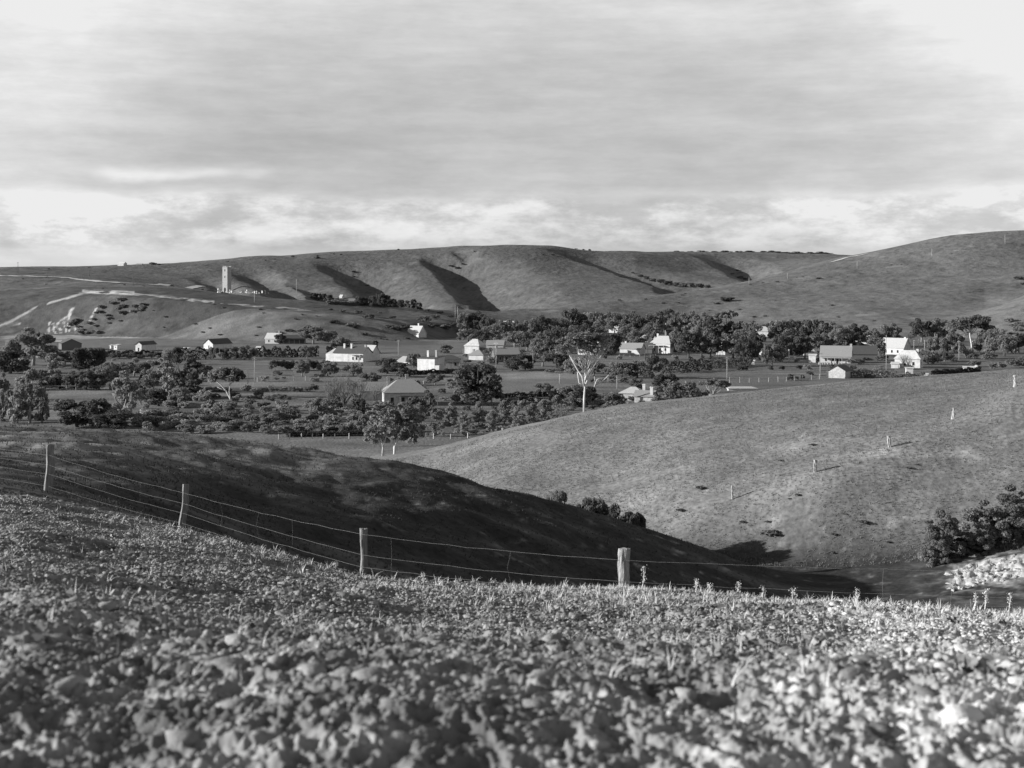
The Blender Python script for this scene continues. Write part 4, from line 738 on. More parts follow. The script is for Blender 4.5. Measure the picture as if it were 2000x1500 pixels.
SH = [
 (1095, 990, 948, 26, 140, 'lf_m', 'slim ragged bush peeping over the dark mound'), (1078, 972, 956, 18, 146, 'lf_m', 'smallest tuft of bush on the mound crest'), (1143, 1005, 962, 30, 150, 'lf_d', 'left end bush of the dark clump in the gully'), (1170, 1012, 962, 54, 150, 'lf_m', 'second bush of the dark clump in the gully'),
 (1205, 1022, 966, 54, 149, 'lf_d', 'widest bush of the dark clump in the gully'), (1240, 1030, 984, 38, 148, 'lf_d', 'right end bush of the dark clump in the gully'),
 (1840, 1088, 992, 84, 142, 'lf_m', 'tall leafy bush left of the white limestone scree'), (1826, 1098, 1040, 62, 140, 'lf_m', 'low leafy bush at the foot of the tall one'), (1872, 1090, 1040, 60, 143, 'lf_d', 'dark hollow bush between the two leafy ones'),
 (1930, 1080, 966, 110, 144, 'lf_m', 'large leafy bush directly above the limestone scree'), (1990, 1074, 938, 124, 144.5, 'lf_m', 'tallest bush at the right edge above the scree'), (1902, 1084, 1020, 76, 142, 'lf_m', 'bush overhanging the left end of the scree')]
for px, yb, yt, w, D, lf, lab in SH:
    shrub(px, yb, yt, w * (1 if px > 1700 else 1.25), lab, lf, 'bush' if px > 1700 else 'shrub', None, 100, 'bush', 11000 if px > 1700 else 4500, .021 if px > 1700 else .03, D)
for i in range(7):      # shrub row in the left middle paddock
    shrub(536 + i * 17, 724 - i * .3, 700, 24, 'dark rounded shrub in the paddock row left of the homestead', 'lf_s', 'shrub', 'paddock shrub row')
for i in range(5): shrub(417 + i * 19, 703, 672 + (i * 5 % 9), 24, 'grey shrub in the row below the long dark roof', 'lf_s', 'shrub', 'shrub row below the long dark roof')
for i in range(9): shrub(202 + i * 15, 700 + (i % 2), 684 + (i * 4 % 7), 18, 'grey garden shrub in the row beside the small white hut', 'lf_s', 'shrub', 'garden shrubs beside the white hut')
for px, yb, w in [(1455, 724, 14), (1443, 724, 12), (1504, 723, 12), (1527, 723, 12), (1560, 722, 12), (1545, 743, 16), (1568, 740, 10), (1557, 742, 9)]: shrub(px, yb, yb - w * .9, w, 'small dark shrub standing in the middle paddock', 'lf_d', 'shrub', 'paddock shrubs')
for px, yb, yt, w, lab in [(1905, 716, 700, 26, 'round shrub behind the low white walled hut'), (1948, 722, 704, 34, 'dome shaped shrub on the right near the ridge'), (1896, 700, 684, 26, 'grey dome shrub under the great spreading gum'), (1932, 704, 688, 30, 'second grey dome shrub under the great gum'), (1985, 718, 694, 40, 'pale dome shrub at the right edge'), (1775, 722, 712, 20, 'black round shrub against the square white tank'),
    (1700, 700, 688, 30, 'garden shrub right of the veranda cottage'), (1722, 706, 690, 26, 'leafy shrub left of the hip roofed white house'), (1672, 712, 698, 34, 'wide shrub below the white gable end'), (1075, 728, 718, 22, 'pale round shrub behind the middle pole'), (1095, 727, 715, 24, 'second pale shrub left of the tall gum fork'), (1115, 729, 717, 22, 'third pale shrub left of the tall gum fork')]:
    shrub(px, yb, yt, w, lab, 'lf_m')
g = random.Random(3)
for i in range(250):     # overgrown field
    px = g.uniform(270, 760); yb = g.uniform(793, 848); 
    if px < 330 and yb < 815: yb += 20
    w = g.uniform(14, 30) * (yb - 560) / 260
    shrub(px, yb, yb - w * g.uniform(.5, .85), w, 'scrubby low bush among many in the overgrown left field', g.choice(['lf_m', 'lf_l', 'lf_s', 'lf_l']), g.choice(['shrub', 'low']), 'low bushes of the overgrown field' if i < 70 else 'stuff', 285)
for i in range(110):
    px = g.uniform(760, 1130); yb = g.uniform(800, 850) - max(0, px - 1000) * .12
    w = g.uniform(10, 24); shrub(px, yb, yb - w * .6, w, 'low bush between the orchard trees', g.choice(['lf_m', 'lf_s', 'lf_l']), 'low', 'stuff', 285)
for i in range(30):
    px = g.uniform(1150, 1330); yb = g.uniform(775, 800); w = g.uniform(12, 28); shrub(px, yb, yb - w * .6, w, 'garden bush around the two cottages behind the ridge', g.choice(['lf_m', 'lf_s', 'lf_l']), 'shrub', 'stuff')
for i in range(26):
    px = g.uniform(1000, 1700); yb = g.uniform(688, 712) - (0 if px > 1290 else 4); w = g.uniform(10, 20); shrub(px, yb, yb - w * .6, w, 'garden shrub among the white houses of the township', g.choice(['lf_m', 'lf_s', 'lf_d']), 'low', 'stuff')
for i in range(70):
    px = g.uniform(0, 400); yb = g.uniform(700, 800); w = g.uniform(12, 30) * (yb - 560) / 200
    if 90 < px < 215 and yb > 762: continue
    shrub(px, yb, yb - w * g.uniform(.6, .95), w, 'bushy growth among the paddock trees on the left', g.choice(['lf_m', 'lf_s', 'lf_s', 'lf_l']), 'shrub', 'stuff', 290)
for i in range(60):
    px = g.uniform(890, 1760); yb = g.uniform(655, 700); w = g.uniform(14, 30); shrub(px, yb, yb - w * g.uniform(.6, .9), w, 'undergrowth bush beneath the township gums', g.choice(['lf_m', 'lf_s', 'lf_d']), 'shrub', 'stuff')
for i in range(22):
    px = g.uniform(1770, 2000); yb = g.uniform(672, 712); w = g.uniform(12, 28); shrub(px, yb, yb - w * g.uniform(.5, .9), w, 'bush on the scrubby rise right of the white houses', g.choice(['lf_m', 'lf_s', 'lf_l']), 'shrub', 'stuff')
for i in range(34):     # dark scrub in the bluff hollow
    u = g.random(); px = 150 + 110 * u + g.uniform(-45, 30); yb = 652 - 62 * u + g.uniform(-6, 16); w = g.uniform(9, 19); shrub(px, min(yb, 652), min(yb, 652) - w * .5, w, 'dark scrub bush on the steep bluff above the barns', 'lf_d', 'low', 'stuff', 850)
for px, yb, w in [(418, 595, 5), (436, 602, 8), (508, 605, 9), (514, 612, 6), (577, 624, 9), (590, 615, 6), (618, 618, 6), (323, 620, 9), (320, 640, 7), (380, 634, 9), (410, 642, 8), (300, 607, 5), (395, 650, 9), (430, 655, 9), (505, 640, 8), (500, 656, 7), (545, 652, 14), (565, 648, 16), (645, 606, 12), (668, 610, 16), (700, 612, 18), (720, 622, 26), (655, 632, 20), (690, 640, 30), (722, 618, 16), (742, 612, 10), (765, 622, 16), (760, 641, 22), (790, 642, 24), (775, 645, 26), (830, 628, 30), (850, 622, 22), (845, 640, 24), (870, 642, 26), (885, 636, 18), (900, 630, 20), (860, 612, 14), (880, 620, 16), (835, 608, 14), (820, 605, 12), (710, 655, 20), (742, 662, 8), (755, 664, 7), (772, 665, 7), (797, 662, 10), (810, 648, 14), (243, 557, 6), (200, 564, 5), (90, 556, 6), (45, 545, 5), (280, 559, 5), (395, 566, 6)]:
    shrub(px, yb, yb - w * .5, w, 'dark scattered shrub on the bluff and bank across the river', 'lf_s', 'low', 'shrubs scattered over the far bank', 850)
for px, yb, w in [(95, 525, 5), (174, 522, 5), (299, 516, 14), (311, 516, 6), (445, 511, 5), (518, 508, 5), (536, 506, 5), (572, 501, 8), (620, 504, 15), (620, 499, 6), (652, 496, 6), (666, 497, 6), (778, 487, 5), (692, 531, 10), (717, 557, 8), (690, 540, 6), (926, 491, 5), (978, 511, 4), (1060, 497, 6), (1080, 498, 10), (1250, 540, 9), (1262, 545, 10), (1275, 550, 12), (1290, 552, 14), (1305, 556, 15), (1320, 559, 16), (1335, 560, 16), (1350, 560, 16), (1365, 561, 15), (1380, 562, 12), (1235, 533, 8), (1430, 535, 8), (1445, 542, 12), (1455, 545, 12), (1440, 528, 7), (880, 520, 10), (893, 524, 12), (903, 516, 9), (240, 516, 5)]:
    shrub(px, yb + 1, yb - w * (.8 if 1235 < px < 1400 else .42), w * (1.3 if 1235 < px < 1400 else 1), 'tiny dark shrub dotted over the far bare hills', 'lf_s', 'low', 'shrubs dotted over the far hills', 1250)
for px, yb, w in [(1296, 593, 9), (1325, 592, 8), (1332, 577, 8), (1338, 574, 6), (1326, 581, 6), (1418, 589, 34), (1400, 594, 16), (1385, 607, 6), (1445, 605, 8), (1494, 618, 9), (1472, 620, 12), (1600, 545, 12), (1518, 551, 8), (1480, 551, 5), (1490, 552, 5), (1465, 556, 5), (1741, 518, 6), (1752, 517, 4), (1760, 517, 4), (1858, 495, 5), (1625, 597, 10), (1637, 620, 7), (1708, 627, 7), (1514, 588, 4), (1170, 590, 6), (1210, 587, 9), (1260, 585, 8), (1568, 541, 5), (1556, 542, 4), (1732, 530, 4), (1655, 541, 4), (1990, 546, 22), (1998, 556, 18)]:
    shrub(px, yb, yb - w * .4, w, 'small dark bush on the big bare hill on the right', 'lf_s', 'low', 'bushes on the right hill', 950)
for i in range(16):
    px = g.uniform(1925, 2000); yb = g.uniform(625, 680); w = g.uniform(10, 22); shrub(px, yb, yb - w * .7, w, 'thin pale scrub on the near hill at the right edge', 'lf_l', 'shrub', 'scrub on the near right hill', 860)
M['rush'] = mat('dark_tussock', .08, .12, 3)
for px, yb, w in [(1588, 870, 16), (1525, 901, 14), (1560, 968, 14), (1543, 975, 9), (1690, 1022, 24), (1505, 1045, 40), (1630, 1045, 16), (1450, 1020, 14), (1370, 955, 22), (1775, 915, 14), (1790, 908, 9), (1735, 1060, 12), (1650, 1005, 10), (1500, 1020, 12), (1330, 998, 20), (1625, 1080, 14), (1560, 1100, 12)]:
    shrub(px, yb, yb - w * .35, w, 'low dark tussock on the grassy right slope', 'rush', 'low', 'dark tussocks on the right slope', 135, 'tussock')

for (x0, x1, y0, y1, n) in [(405, 615, 762, 766, 26), (370, 570, 776, 786, 22), (640, 745, 748, 756, 10), (985, 1130, 782, 796, 24), (760, 880, 745, 790, 16), (500, 640, 732, 748, 10), (1140, 1230, 742, 750, 6), (1560, 1720, 720, 738, 14), (0, 90, 780, 826, 14), (280, 420, 742, 792, 16), (870, 1010, 690, 726, 14)]:
    for i in range(n):
        px = g.uniform(x0, x1); yb = g.uniform(y0, y1); w = g.uniform(9, 22); shrub(px, yb, yb - w * g.uniform(.4, .8), w, '', 'lf_s', 'shrub', 'stuff', 285)
def joined(name, items, lf):
    T_ = []
    for k in range(4):
        me = crown_me('shrub', k, lf, 700, .07); v = np.empty(len(me.vertices) * 3, np.float32); me.vertices.foreach_get('co', v); T_.append((v.reshape(-1, 3), np.arange(len(v) // 3).reshape(-1, 4)))
    A = np.array(items); g_ = np.random.default_rng(8); Vs, Fs, b0 = [], [], 0
    for i, (x, D, z, w_, h_) in enumerate(items):
        v, f = T_[i % 4]; a = g_.uniform(0, 6.28); c, s_ = math.cos(a), math.sin(a)
        Vs.append(np.stack([(v[:, 0] * c - v[:, 1] * s_) * w_ + x, (v[:, 0] * s_ + v[:, 1] * c) * w_ + D, v[:, 2] * h_ + z], 1)); Fs.append(f + b0); b0 += len(v)
    tag(link(name, npmesh(name, np.concatenate(Vs), np.concatenate(Fs), M[lf])), kind='stuff')
joined('undergrowth', UG[::2], 'lf_s'); joined('undergrowth', UG[1::2], 'lf_l')
# ------------------------------------------------------------------ fences
def rough_post(w, d, h, seed, round_=False, lean=0.0):
    g = random.Random(seed); n = 16; m = MB(); lv = 16; rings = []
    for i in range(lv + 1):
        z_ = h * i / lv; ring = []
        for k in range(n):
            t_ = 2 * math.pi * k / n; c, s_ = math.cos(t_), math.sin(t_)
            if round_: rr = w / 2 * (1 + .09 * math.sin(3 * t_ + seed) + .06 * math.sin(5 * t_ + z_ * 2)); x_, y_ = c * rr, s_ * rr
            else:
                q = max(abs(c), abs(s_)) ** .8; x_, y_ = c / q * w / 2, s_ / q * d / 2
            f_ = 1 + .07 * math.sin(k * 2.4 + seed) + g.uniform(-.04, .04); tw = lean * z_ + .018 * math.sin(z_ * 5 + seed)
            f_ *= 1 + (.14 if round_ else .07) * math.sin(z_ * 2.5 + seed * 1.7) + (.11 * math.sin(z_ * 9 + k * 1.9) + .1 * math.sin(z_ * 4 + k * 3.1) if round_ else .04 * math.sin(z_ * 7 + k))
            ring.append((x_ * f_ + tw, y_ * f_, z_ - .25 * (i == 0) + (g.uniform(-.02, .02) if i == lv else 0)))
        rings.append(ring)
    for r_ in rings: m.v += r_
    for i in range(lv):
        for k in range(n): m.f.append((i * n + k, i * n + (k + 1) % n, (i + 1) * n + (k + 1) % n, (i + 1) * n + k))
    m.v.append((rings[-1][0][0] - w * .45, 0, h + .015)); c = len(m.v) - 1
    for k in range(n): m.f.append((lv * n + k, lv * n + (k + 1) % n, c))
    return m
FP = [(-210, 56, 826, (842, 860, 874, 890)), (95, 46, 868, (889, 908, 926, 950)), (356, 38.8, 946, (962, 983, 1002, 1022)), (709, 31, 1033, (1044, 1084, 1108, 1122)), (1214, 27.6, 1072, (1094, 1136, 1158, 1170)), (2290, 25, 1080, (1121, 1176, 1192, 1204))]
fe = thing('wire_fence', 'sagging four strand wire fence on weathered split posts across the foreground', 'fence', (0, 30, 24))
off = Vector((0, 30, 24))
def w3(px, row, D): return Vector(((px - 1000) / F * D, D, EYE - (row - YH) / F * D))
for i, (px, D, top, ws) in enumerate(FP):
    z = float(zat(px, D)); x = (px - 1000) / F * D; h = EYE - (top - YH) / F * D - z
    w_, d_, rd, ln, rz = [(.2, .14, False, 0, 0), (.24, .16, False, .05, 29), (.17, .13, False, .10, 23), (.15, .13, False, .03, 15), (.19, .18, True, .07, 0), (.2, .2, True, 0, 0)][i]
    p_ = link('fence_post', rough_post(w_, d_, h, i + 3, rd, ln if not rz else 0)  .me('fence_post', M['woodp' if rd else 'wood'], False), fe, Vector((x, D, z)) - off, R(rz))
    if rz: p_.rotation_euler = (0, ln, R(rz))
for k in range(4):
    pts = []; g = random.Random(k + 40)
    for i in range(len(FP) - 1):
        a, b2 = w3(FP[i][0], FP[i][3][k], FP[i][1] - .1), w3(FP[i + 1][0], FP[i + 1][3][k], FP[i + 1][1] - .1); n = 14
        for j in range(n + (i == len(FP) - 2)):
            u = j / n; p = a.lerp(b2, u); p.z += -.05 * math.sin(math.pi * u) + (g.uniform(-.012, .012) if j else 0); p.y += g.uniform(-.01, .01); pts.append(p - off)
    link('wire', MB().tube(pts, .003, 5).me('wire', M['wire'], True), fe)
g = random.Random(9)
for a, us in [(0, (.55, .75, .9)), (1, (.25, .48, .72)), (2, (.25, .48, .66)), (3, (.12, .6)), (4, (.5, .62))]:
    for u in us:
        pa = w3(FP[a][0], FP[a][3][0], FP[a][1]).lerp(w3(FP[a + 1][0], FP[a + 1][3][0], FP[a + 1][1]), u); pb = w3(FP[a][0], FP[a][3][2], FP[a][1]).lerp(w3(FP[a + 1][0], FP[a + 1][3][2], FP[a + 1][1]), u)
        pa.z -= .05 * math.sin(math.pi * u); pb.z -= .05 * math.sin(math.pi * u); mid_ = (pa + pb) / 2 + Vector((g.uniform(-.08, .08), 0, 0))
        link('dropper_wire', MB().tube([pa - off, mid_ - off, pb - off], .0025, 4).me('dropper_wire', M['wire']), fe)
fe2 = thing('hillside_fence', 'row of bleached posts with long shadows climbing the right slope', 'fence', (45, 165, 10)); off2 = Vector((45, 165, 10)); tops = []
for i, (px, yb, yt) in enumerate([(1430, 975, 948), (1592, 922, 898), (1738, 873, 851), (1862, 818, 797), (1982, 756, 733), (2130, 690, 668)]):
    x, D, z = spot(px, yb, 140); s = D / F; h = (yb - yt) * s; ln = (-.16 if i == 2 else 0)
    p_ = link('fence_post', rough_post(.34 if i else .2, .26, h, i + 20, True, ln).me('fence_post', M['pole']), fe2, Vector((x, D, z)) - off2); tops.append(Vector((x, D, z + h)))
for k in (.15, .45, .75): link('wire', MB().tube([p - Vector((0, 0, k)) - off2 for p in tops], .005, 4).me('wire', M['wire']), fe2)
def fence(pts, n, hpx, label, pm='pole', rail=None, dmin=290, pw=.14, wires=2, name='post_fence', wire_r=.012):
    P3 = []
    for i in range(n):
        u = i / (n - 1) * (len(pts) - 1); k = min(int(u), len(pts) - 2); px = pts[k][0] + (pts[k + 1][0] - pts[k][0]) * (u - k); y = pts[k][1] + (pts[k + 1][1] - pts[k][1]) * (u - k)
        P3.append(Vector(spot(px + rnd.uniform(-1, 1), y, dmin)))
    o_ = P3[0]; s = o_.y / F; h = hpx * s; t_ = thing(name, label, 'fence', o_)
    pm_ = MB().box(-pw / 2, pw / 2, -pw / 2, pw / 2, -.3, h).me('fence_post', M[pm])
    for p in P3: link('fence_post', pm_, t_, p - o_, rnd.uniform(0, 1), (1, 1, rnd.uniform(.85, 1.15)))
    for k in range(wires): link('wire', MB().tube([p - o_ + Vector((0, 0, h * (.45 + .4 * k))) for p in P3], wire_r, 4).me('wire', M['wire']), t_)
    if rail:
        for zz in rail: link('rail', MB().tube([p - o_ + Vector((0, 0, h * zz)) for p in P3], .07, 4).me('rail', M[pm]), t_)
fence([(545, 858), (660, 857), (835, 857), (1015, 855)], 17, 10, 'long post and wire fence across the floor of the valley', dmin=260, pw=.17)
fence([(100, 791), (142, 790)], 5, 8, 'short white rail fence in the clearing on the left', 'paint', (.35, .9), wires=0, name='rail_fence')
fence([(80, 762), (215, 762)], 9, 9, 'fence of mixed dark and white posts under the fruit trees', 'pole', (.9,), wires=0, name='rail_fence')
fence([(283, 805), (270, 820), (262, 832)], 7, 15, 'pale tangled paling fence right of the upright willow', 'pole', (.8,), wires=0, pw=.25, name='paling_fence')
fence([(503, 746), (560, 744), (622, 743)], 6, 9, 'post fence in the paddock right of the slender pole', wires=2)
fence([(1425, 748), (1520, 746), (1600, 741), (1720, 732)], 16, 10, 'thin post fence along the far side of the paddock by the ridge', wires=3, pw=.1)
fence([(1395, 700), (1412, 700)], 4, 12, 'stacked grey timber rails by the narrow white house', 'pole', (.2, .45, .7, .95), wires=0, name='rail_fence')
fence([(1600, 712), (1645, 711)], 9, 5, 'low white picket fence in front of the veranda cottage', 'paint', (.8,), wires=0, pw=.2, name='picket_fence')
fence([(1210, 697), (1280, 696)], 8, 5, 'pale fence along the foot of the long white wall', 'pole', (.3, .6, .9), wires=0, name='rail_fence')

# ------------------------------------------------------------------ limestone rocks, foreground growth
def blob(seed, sub=2, flat=.6):
    import bmesh
    bm = bmesh.new(); bmesh.ops.create_icosphere(bm, subdivisions=sub, radius=1); g = np.random.default_rng(seed)
    ph = g.uniform(0, 6.28, 9)
    for v in bm.verts:
        c = v.co; r_ = 1 + .22 * math.sin(3 * c.x + ph[0]) * math.sin(3 * c.y + ph[1]) + .16 * math.sin(6 * c.z + ph[2] + 4 * c.x) + g.uniform(-.09, .09); v.co = Vector((c.x * r_, c.y * r_, c.z * r_ * flat))
    V_ = np.array([v.co[:] for v in bm.verts]); F_ = np.array([[v.index for v in f.verts] for f in bm.faces]); bm.free(); return V_, F_
RK = [npmesh('limestone_rock', *blob(s, 3, .5), M['rock']) for s in range(4)]
g = random.Random(12)
for i in range(60):
    px = g.uniform(1850, 2035); row = np.interp(px, [1850, 2035], [1134, 1100]) + g.uniform(-24, 26); x, D, z = spot(px, row, 112)
    tag(link('limestone_rock', RK[i % 4], None, (x, D, z), g.uniform(0, 6), (g.uniform(.12, .4), g.uniform(.15, .4), g.uniform(.15, .4))), 'white lump of limestone in the scree below the bushes', 'rock', 'rocks of the limestone scree')
def scatter(name, tmpl, pos, sc, m, rz=None, tilt=.0, hs=None, g=None, kind='stuff', smooth=False):
    """many copies of small templates joined into one mesh"""
    g = g or np.random.default_rng(2); Vs, Fs, base = [], [], 0; which = g.integers(0, len(tmpl), len(pos))
    for k, (tv, tf) in enumerate(tmpl):
        i = np.nonzero(which == k)[0]; n = len(i)
        if n == 0: continue
        a = g.uniform(0, 6.283, n); c, s = np.cos(a)[:, None], np.sin(a)[:, None]; s3 = sc[i][:, None]; h3 = s3 * (1 if hs is None else hs[i][:, None])
        x = tv[None, :, 0] * c - tv[None, :, 1] * s; y = tv[None, :, 0] * s + tv[None, :, 1] * c; zz = np.repeat(tv[None, :, 2], n, 0)
        v = np.stack([x * s3 + pos[i, 0:1], y * s3 + pos[i, 1:2], zz * h3 + pos[i, 2:3]], -1).reshape(-1, 3)
        f = (tf[None] + (np.arange(n) * len(tv))[:, None, None] + base).reshape(-1, tf.shape[1]); Vs.append(v); Fs.append(f); base += len(v)
    return tag(link(name, npmesh(name, np.concatenate(Vs), np.concatenate(Fs), m, smooth)), kind=kind)
def tuft(seed, n=12, lean=.5, wd=.035, seg=3):
    g = np.random.default_rng(seed); v, f = [], []
    for i in range(n):
        a = g.uniform(0, 6.28); L_ = g.uniform(.5, 1.1); dx, dy = math.cos(a), math.sin(a); px_, py_ = -dy, dx; b0 = g.uniform(0, .12); le = g.uniform(.1, lean)
        o0 = len(v)
        for k in range(seg + 1):
            u = k / seg; r_ = b0 + le * u ** 1.8 * L_; w_ = wd * (1 - u * .85)
            c = (dx * r_, dy * r_, L_ * u * (1 - .3 * le * u)); v += [(c[0] - px_ * w_, c[1] - py_ * w_, c[2]), (c[0] + px_ * w_, c[1] + py_ * w_, c[2])]
        for k in range(seg): f.append((o0 + 2 * k, o0 + 2 * k + 1, o0 + 2 * k + 3, o0 + 2 * k + 2))
    return np.array(v), np.array(f)
def weedt(seed, n=16):
    g = np.random.default_rng(seed); c = g.normal(size=(n, 3)) * [.42, .42, .22] + [0, 0, .34]; c[:, 2] = np.abs(c[:, 2]); nn = g.normal(size=(n, 3)) + [0, 0, .6]
    return leaves(c, nn, .21, g)
gr = np.random.default_rng(21)
def foreland(n, dlo, dhi, pw=1.0, edge=-.3):
    u = gr.uniform(0, 1, n); D = dlo + (dhi - dlo) * u ** pw; px = gr.uniform(-250, 2250, n)
    lim = np.interp(px, PXS, TD[3]) - np.where(px < 1000, (1000 - px) * .0022, .4) + edge
    k = D < lim; return px[k], D[k], (px[k] - 1000) / F * D[k]
# clods
px, D, x = foreland(80000, 4, 36, .8); k = fbm(x, D, .7, 2, 71) > -.18 - .25 * gr.uniform(0, 1, len(x)); px, D, x = px[k], D[k], x[k]; sz = gr.uniform(.004, .021, len(x)) * (.7 + D / 20) * (1 + (gr.uniform(0, 1, len(x)) > .985) * .9)
pos = np.stack([x, D, zat(px, D) + sz * .15], -1); pale = (x - .2 * D + .5 * gr.normal(0, 1, len(x))) > .45
cm = mat('soil_clods', .13, .28, 3, world=True, bump=.008, bscale=60); cm2 = mat('chalk_clods', .32, .55, 3, world=True, bump=.008, bscale=60)
BL = []
for s in range(30, 38):
    v_, f_ = blob(s, 1, .5); g_ = np.random.default_rng(s); BL.append((v_ * g_.uniform(.7, 1.3, (len(v_), 1)), f_))
scatter('soil_clods', BL, pos[~pale], sz[~pale], cm, g=gr); scatter('chalk_clods', BL, pos[pale], sz[pale], cm2, g=gr)
px, D, x = foreland(2600, 4.2, 34, .7); sz = gr.uniform(.025, .075, len(x)); BL2 = []
for s in range(60, 66):
    v_, f_ = blob(s, 2, .5); BL2.append((v_ * np.random.default_rng(s).uniform(.85, 1.12, (len(v_), 1)), f_))
k = x - .2 * D > .5
scatter('soil_clods', BL2, np.stack([x, D, zat(px, D) - sz * .05], -1)[~k], sz[~k], cm, g=gr); scatter('chalk_clods', BL2, np.stack([x, D, zat(px, D) - sz * .05], -1)[k], sz[k], cm2, g=gr)
# low leafy weeds
px, D, x = foreland(34000, 5, 37, .75); dens = fbm(x, D, 1.6, 3, 70); k = (dens > .08 + .15 * (D < 9)) & (x - .2 * D < .8 + gr.normal(0, .8, len(x))); px, D, x = px[k], D[k], x[k]; sz = gr.uniform(.014, .045, len(x)) * (.6 + D / 20)
scatter('weeds', [weedt(s) for s in range(6)], np.stack([x, D, zat(px, D) - .01], -1), sz, M['weed'], g=gr)
px, D, x = foreland(420, 6, 34, .8); sz = gr.uniform(.06, .16, len(x))
scatter('weeds', [weedt(s, 60) for s in range(8, 12)], np.stack([x, D, zat(px, D) - .02], -1), sz, M['weed'], g=gr)
px, D, x = foreland(2600, 5, 34, .8); sz = gr.uniform(.05, .14, len(x))
scatter('stubble', [tuft(s, 5, 1.6, .03) for s in range(12, 18)], np.stack([x, D, zat(px, D) - .01], -1), sz, M['straw'], g=gr)
# dry straws along the fence line
px, D, x = foreland(15000, 9, 36, .5, .5); k = (D > np.interp(px, PXS, TD[3]) - 9 + 4 * gr.uniform(-1, 1, len(D))); px, D, x = px[k], D[k], x[k]
k = gr.uniform(0, 1, len(D)) < .35 + .65 * sstep(500, 1500, px); px, D, x = px[k], D[k], x[k]; sz = gr.uniform(.04, .13, len(x)) * (1 + .8 * (gr.uniform(0, 1, len(x)) > .93))
scatter('dry_grass', [tuft(s, 9, .9, .05) for s in range(6)], np.stack([x, D, zat(px, D) - .01], -1), sz, M['straw'], g=gr)
# grass thick round the stout post
a = gr.uniform(0, 6.28, 420); rr = np.abs(gr.normal(0, .8, 420)); x = (1214 - 1000) / F * 27.6 + np.cos(a) * rr * 1.3; D = 27.3 + np.sin(a) * rr * .5 - .2
scatter('dry_grass', [tuft(s, 10, .9, .05) for s in range(6, 10)], np.stack([x, D, zxy(x, D) - .01], -1), gr.uniform(.08, .2, 420), M['straw'], g=gr)
# dark verge grass beyond the clods
n = 9000; px = gr.uniform(-250, 2250, n); D = np.interp(px, PXS, TD[3]) + gr.uniform(-1, 14, n); x = (px - 1000) / F * D
M['verge'] = mat('dark_verge_grass', .04, .07, 2, world=True)
scatter('verge_grass', [tuft(s, 8, .8, .06) for s in range(4)], np.stack([x, D, zat(px, D) - .02], -1), gr.uniform(.06, .16, n), M['verge'], g=gr)
# slope grass
n = 60000; px = gr.uniform(650, 2150, n); D = gr.uniform(130, 236, n); lo = np.interp(px, PXS, TD[6]); hi = np.interp(px, PXS, TD[8]) + 4; k = (D > lo) & (D < hi) & (fbm((px - 1000) / F * D, D, 9, 2, 80) > -.35); px, D = px[k], D[k]; x = (px - 1000) / F * D
scatter('slope_grass', [tuft(s, 6, .9, .09, 2) for s in range(5)], np.stack([x, D, zat(px, D) - .03], -1), gr.uniform(.12, .3, len(x)), M['grassr'], g=gr)
n = 22000; px = gr.uniform(-200, 1500, n); D = gr.uniform(62, 150, n); x = (px - 1000) / F * D
M['mgrass'] = mat('mound_grass', .04, .08, .5, world=True)
scatter('mound_grass', [tuft(s, 6, .9, .09, 2) for s in range(5)], np.stack([x, D, zat(px, D) - .03], -1), gr.uniform(.08, .26, n), M['mgrass'], g=gr)
# tall seeding weed right of the stout post and a few stalks on the crest
def stalk(px, D, rowtop, label, seed, cat='weed', fork=True, m_='straw'):
    x = (px - 1000) / F * D; z = float(zat(px, D)); h = EYE - (rowtop - YH) / F * D - z; g = random.Random(seed); t_ = thing('weed', label, cat, (x, D, z))
    m = MB(); m.tube([(-.05 * h, 0, -.02), (0, 0, h * .4), (.04 * h, 0, h * .7), (.02 * h, 0, h)], [.012, .011, .009, .004], 5)
    if fork: m.tube([(.14 * h, 0, -.02), (.05 * h, 0, h * .38)], [.01, .008], 5); m.tube([(-.16 * h, .02, -.02), (-.01, 0, h * .36)], [.01, .008], 5)
    link('stem', m.me('stem', M[m_], True), t_)
    c = np.array([(.03 * h + g.uniform(-.04, .04), g.uniform(-.03, .03), h * u) for u in [.45, .5, .55, .6, .65, .7, .75, .8, .85, .9, .95, .99] for _ in range(9)]); gg = np.random.default_rng(seed)
    v, q = leaves(c + gg.normal(0, .02, c.shape), gg.normal(size=c.shape), .012, gg); link('seed_head', npmesh('seed_head', v, q, M[m_]), t_); return t_
stalk(1256, 27.2, 1106, 'tall branching seed stalk standing right of the stout fence post', 1)
for i, (px, top) in enumerate([(1360, 1132), (1385, 1140), (1442, 1138), (1490, 1145), (1548, 1150), (1282, 1148), (1905, 1158), (1925, 1152), (1972, 1158), (1672, 1152), (825, 1120), (655, 1098)]):
    stalk(px, float(np.interp(px, PXS, TD[3])) - .5, top, 'dry weed stalk poking up from the edge of the ploughed ground', i + 5, fork=False)['group'] = 'stalks along the edge of the ploughed ground'

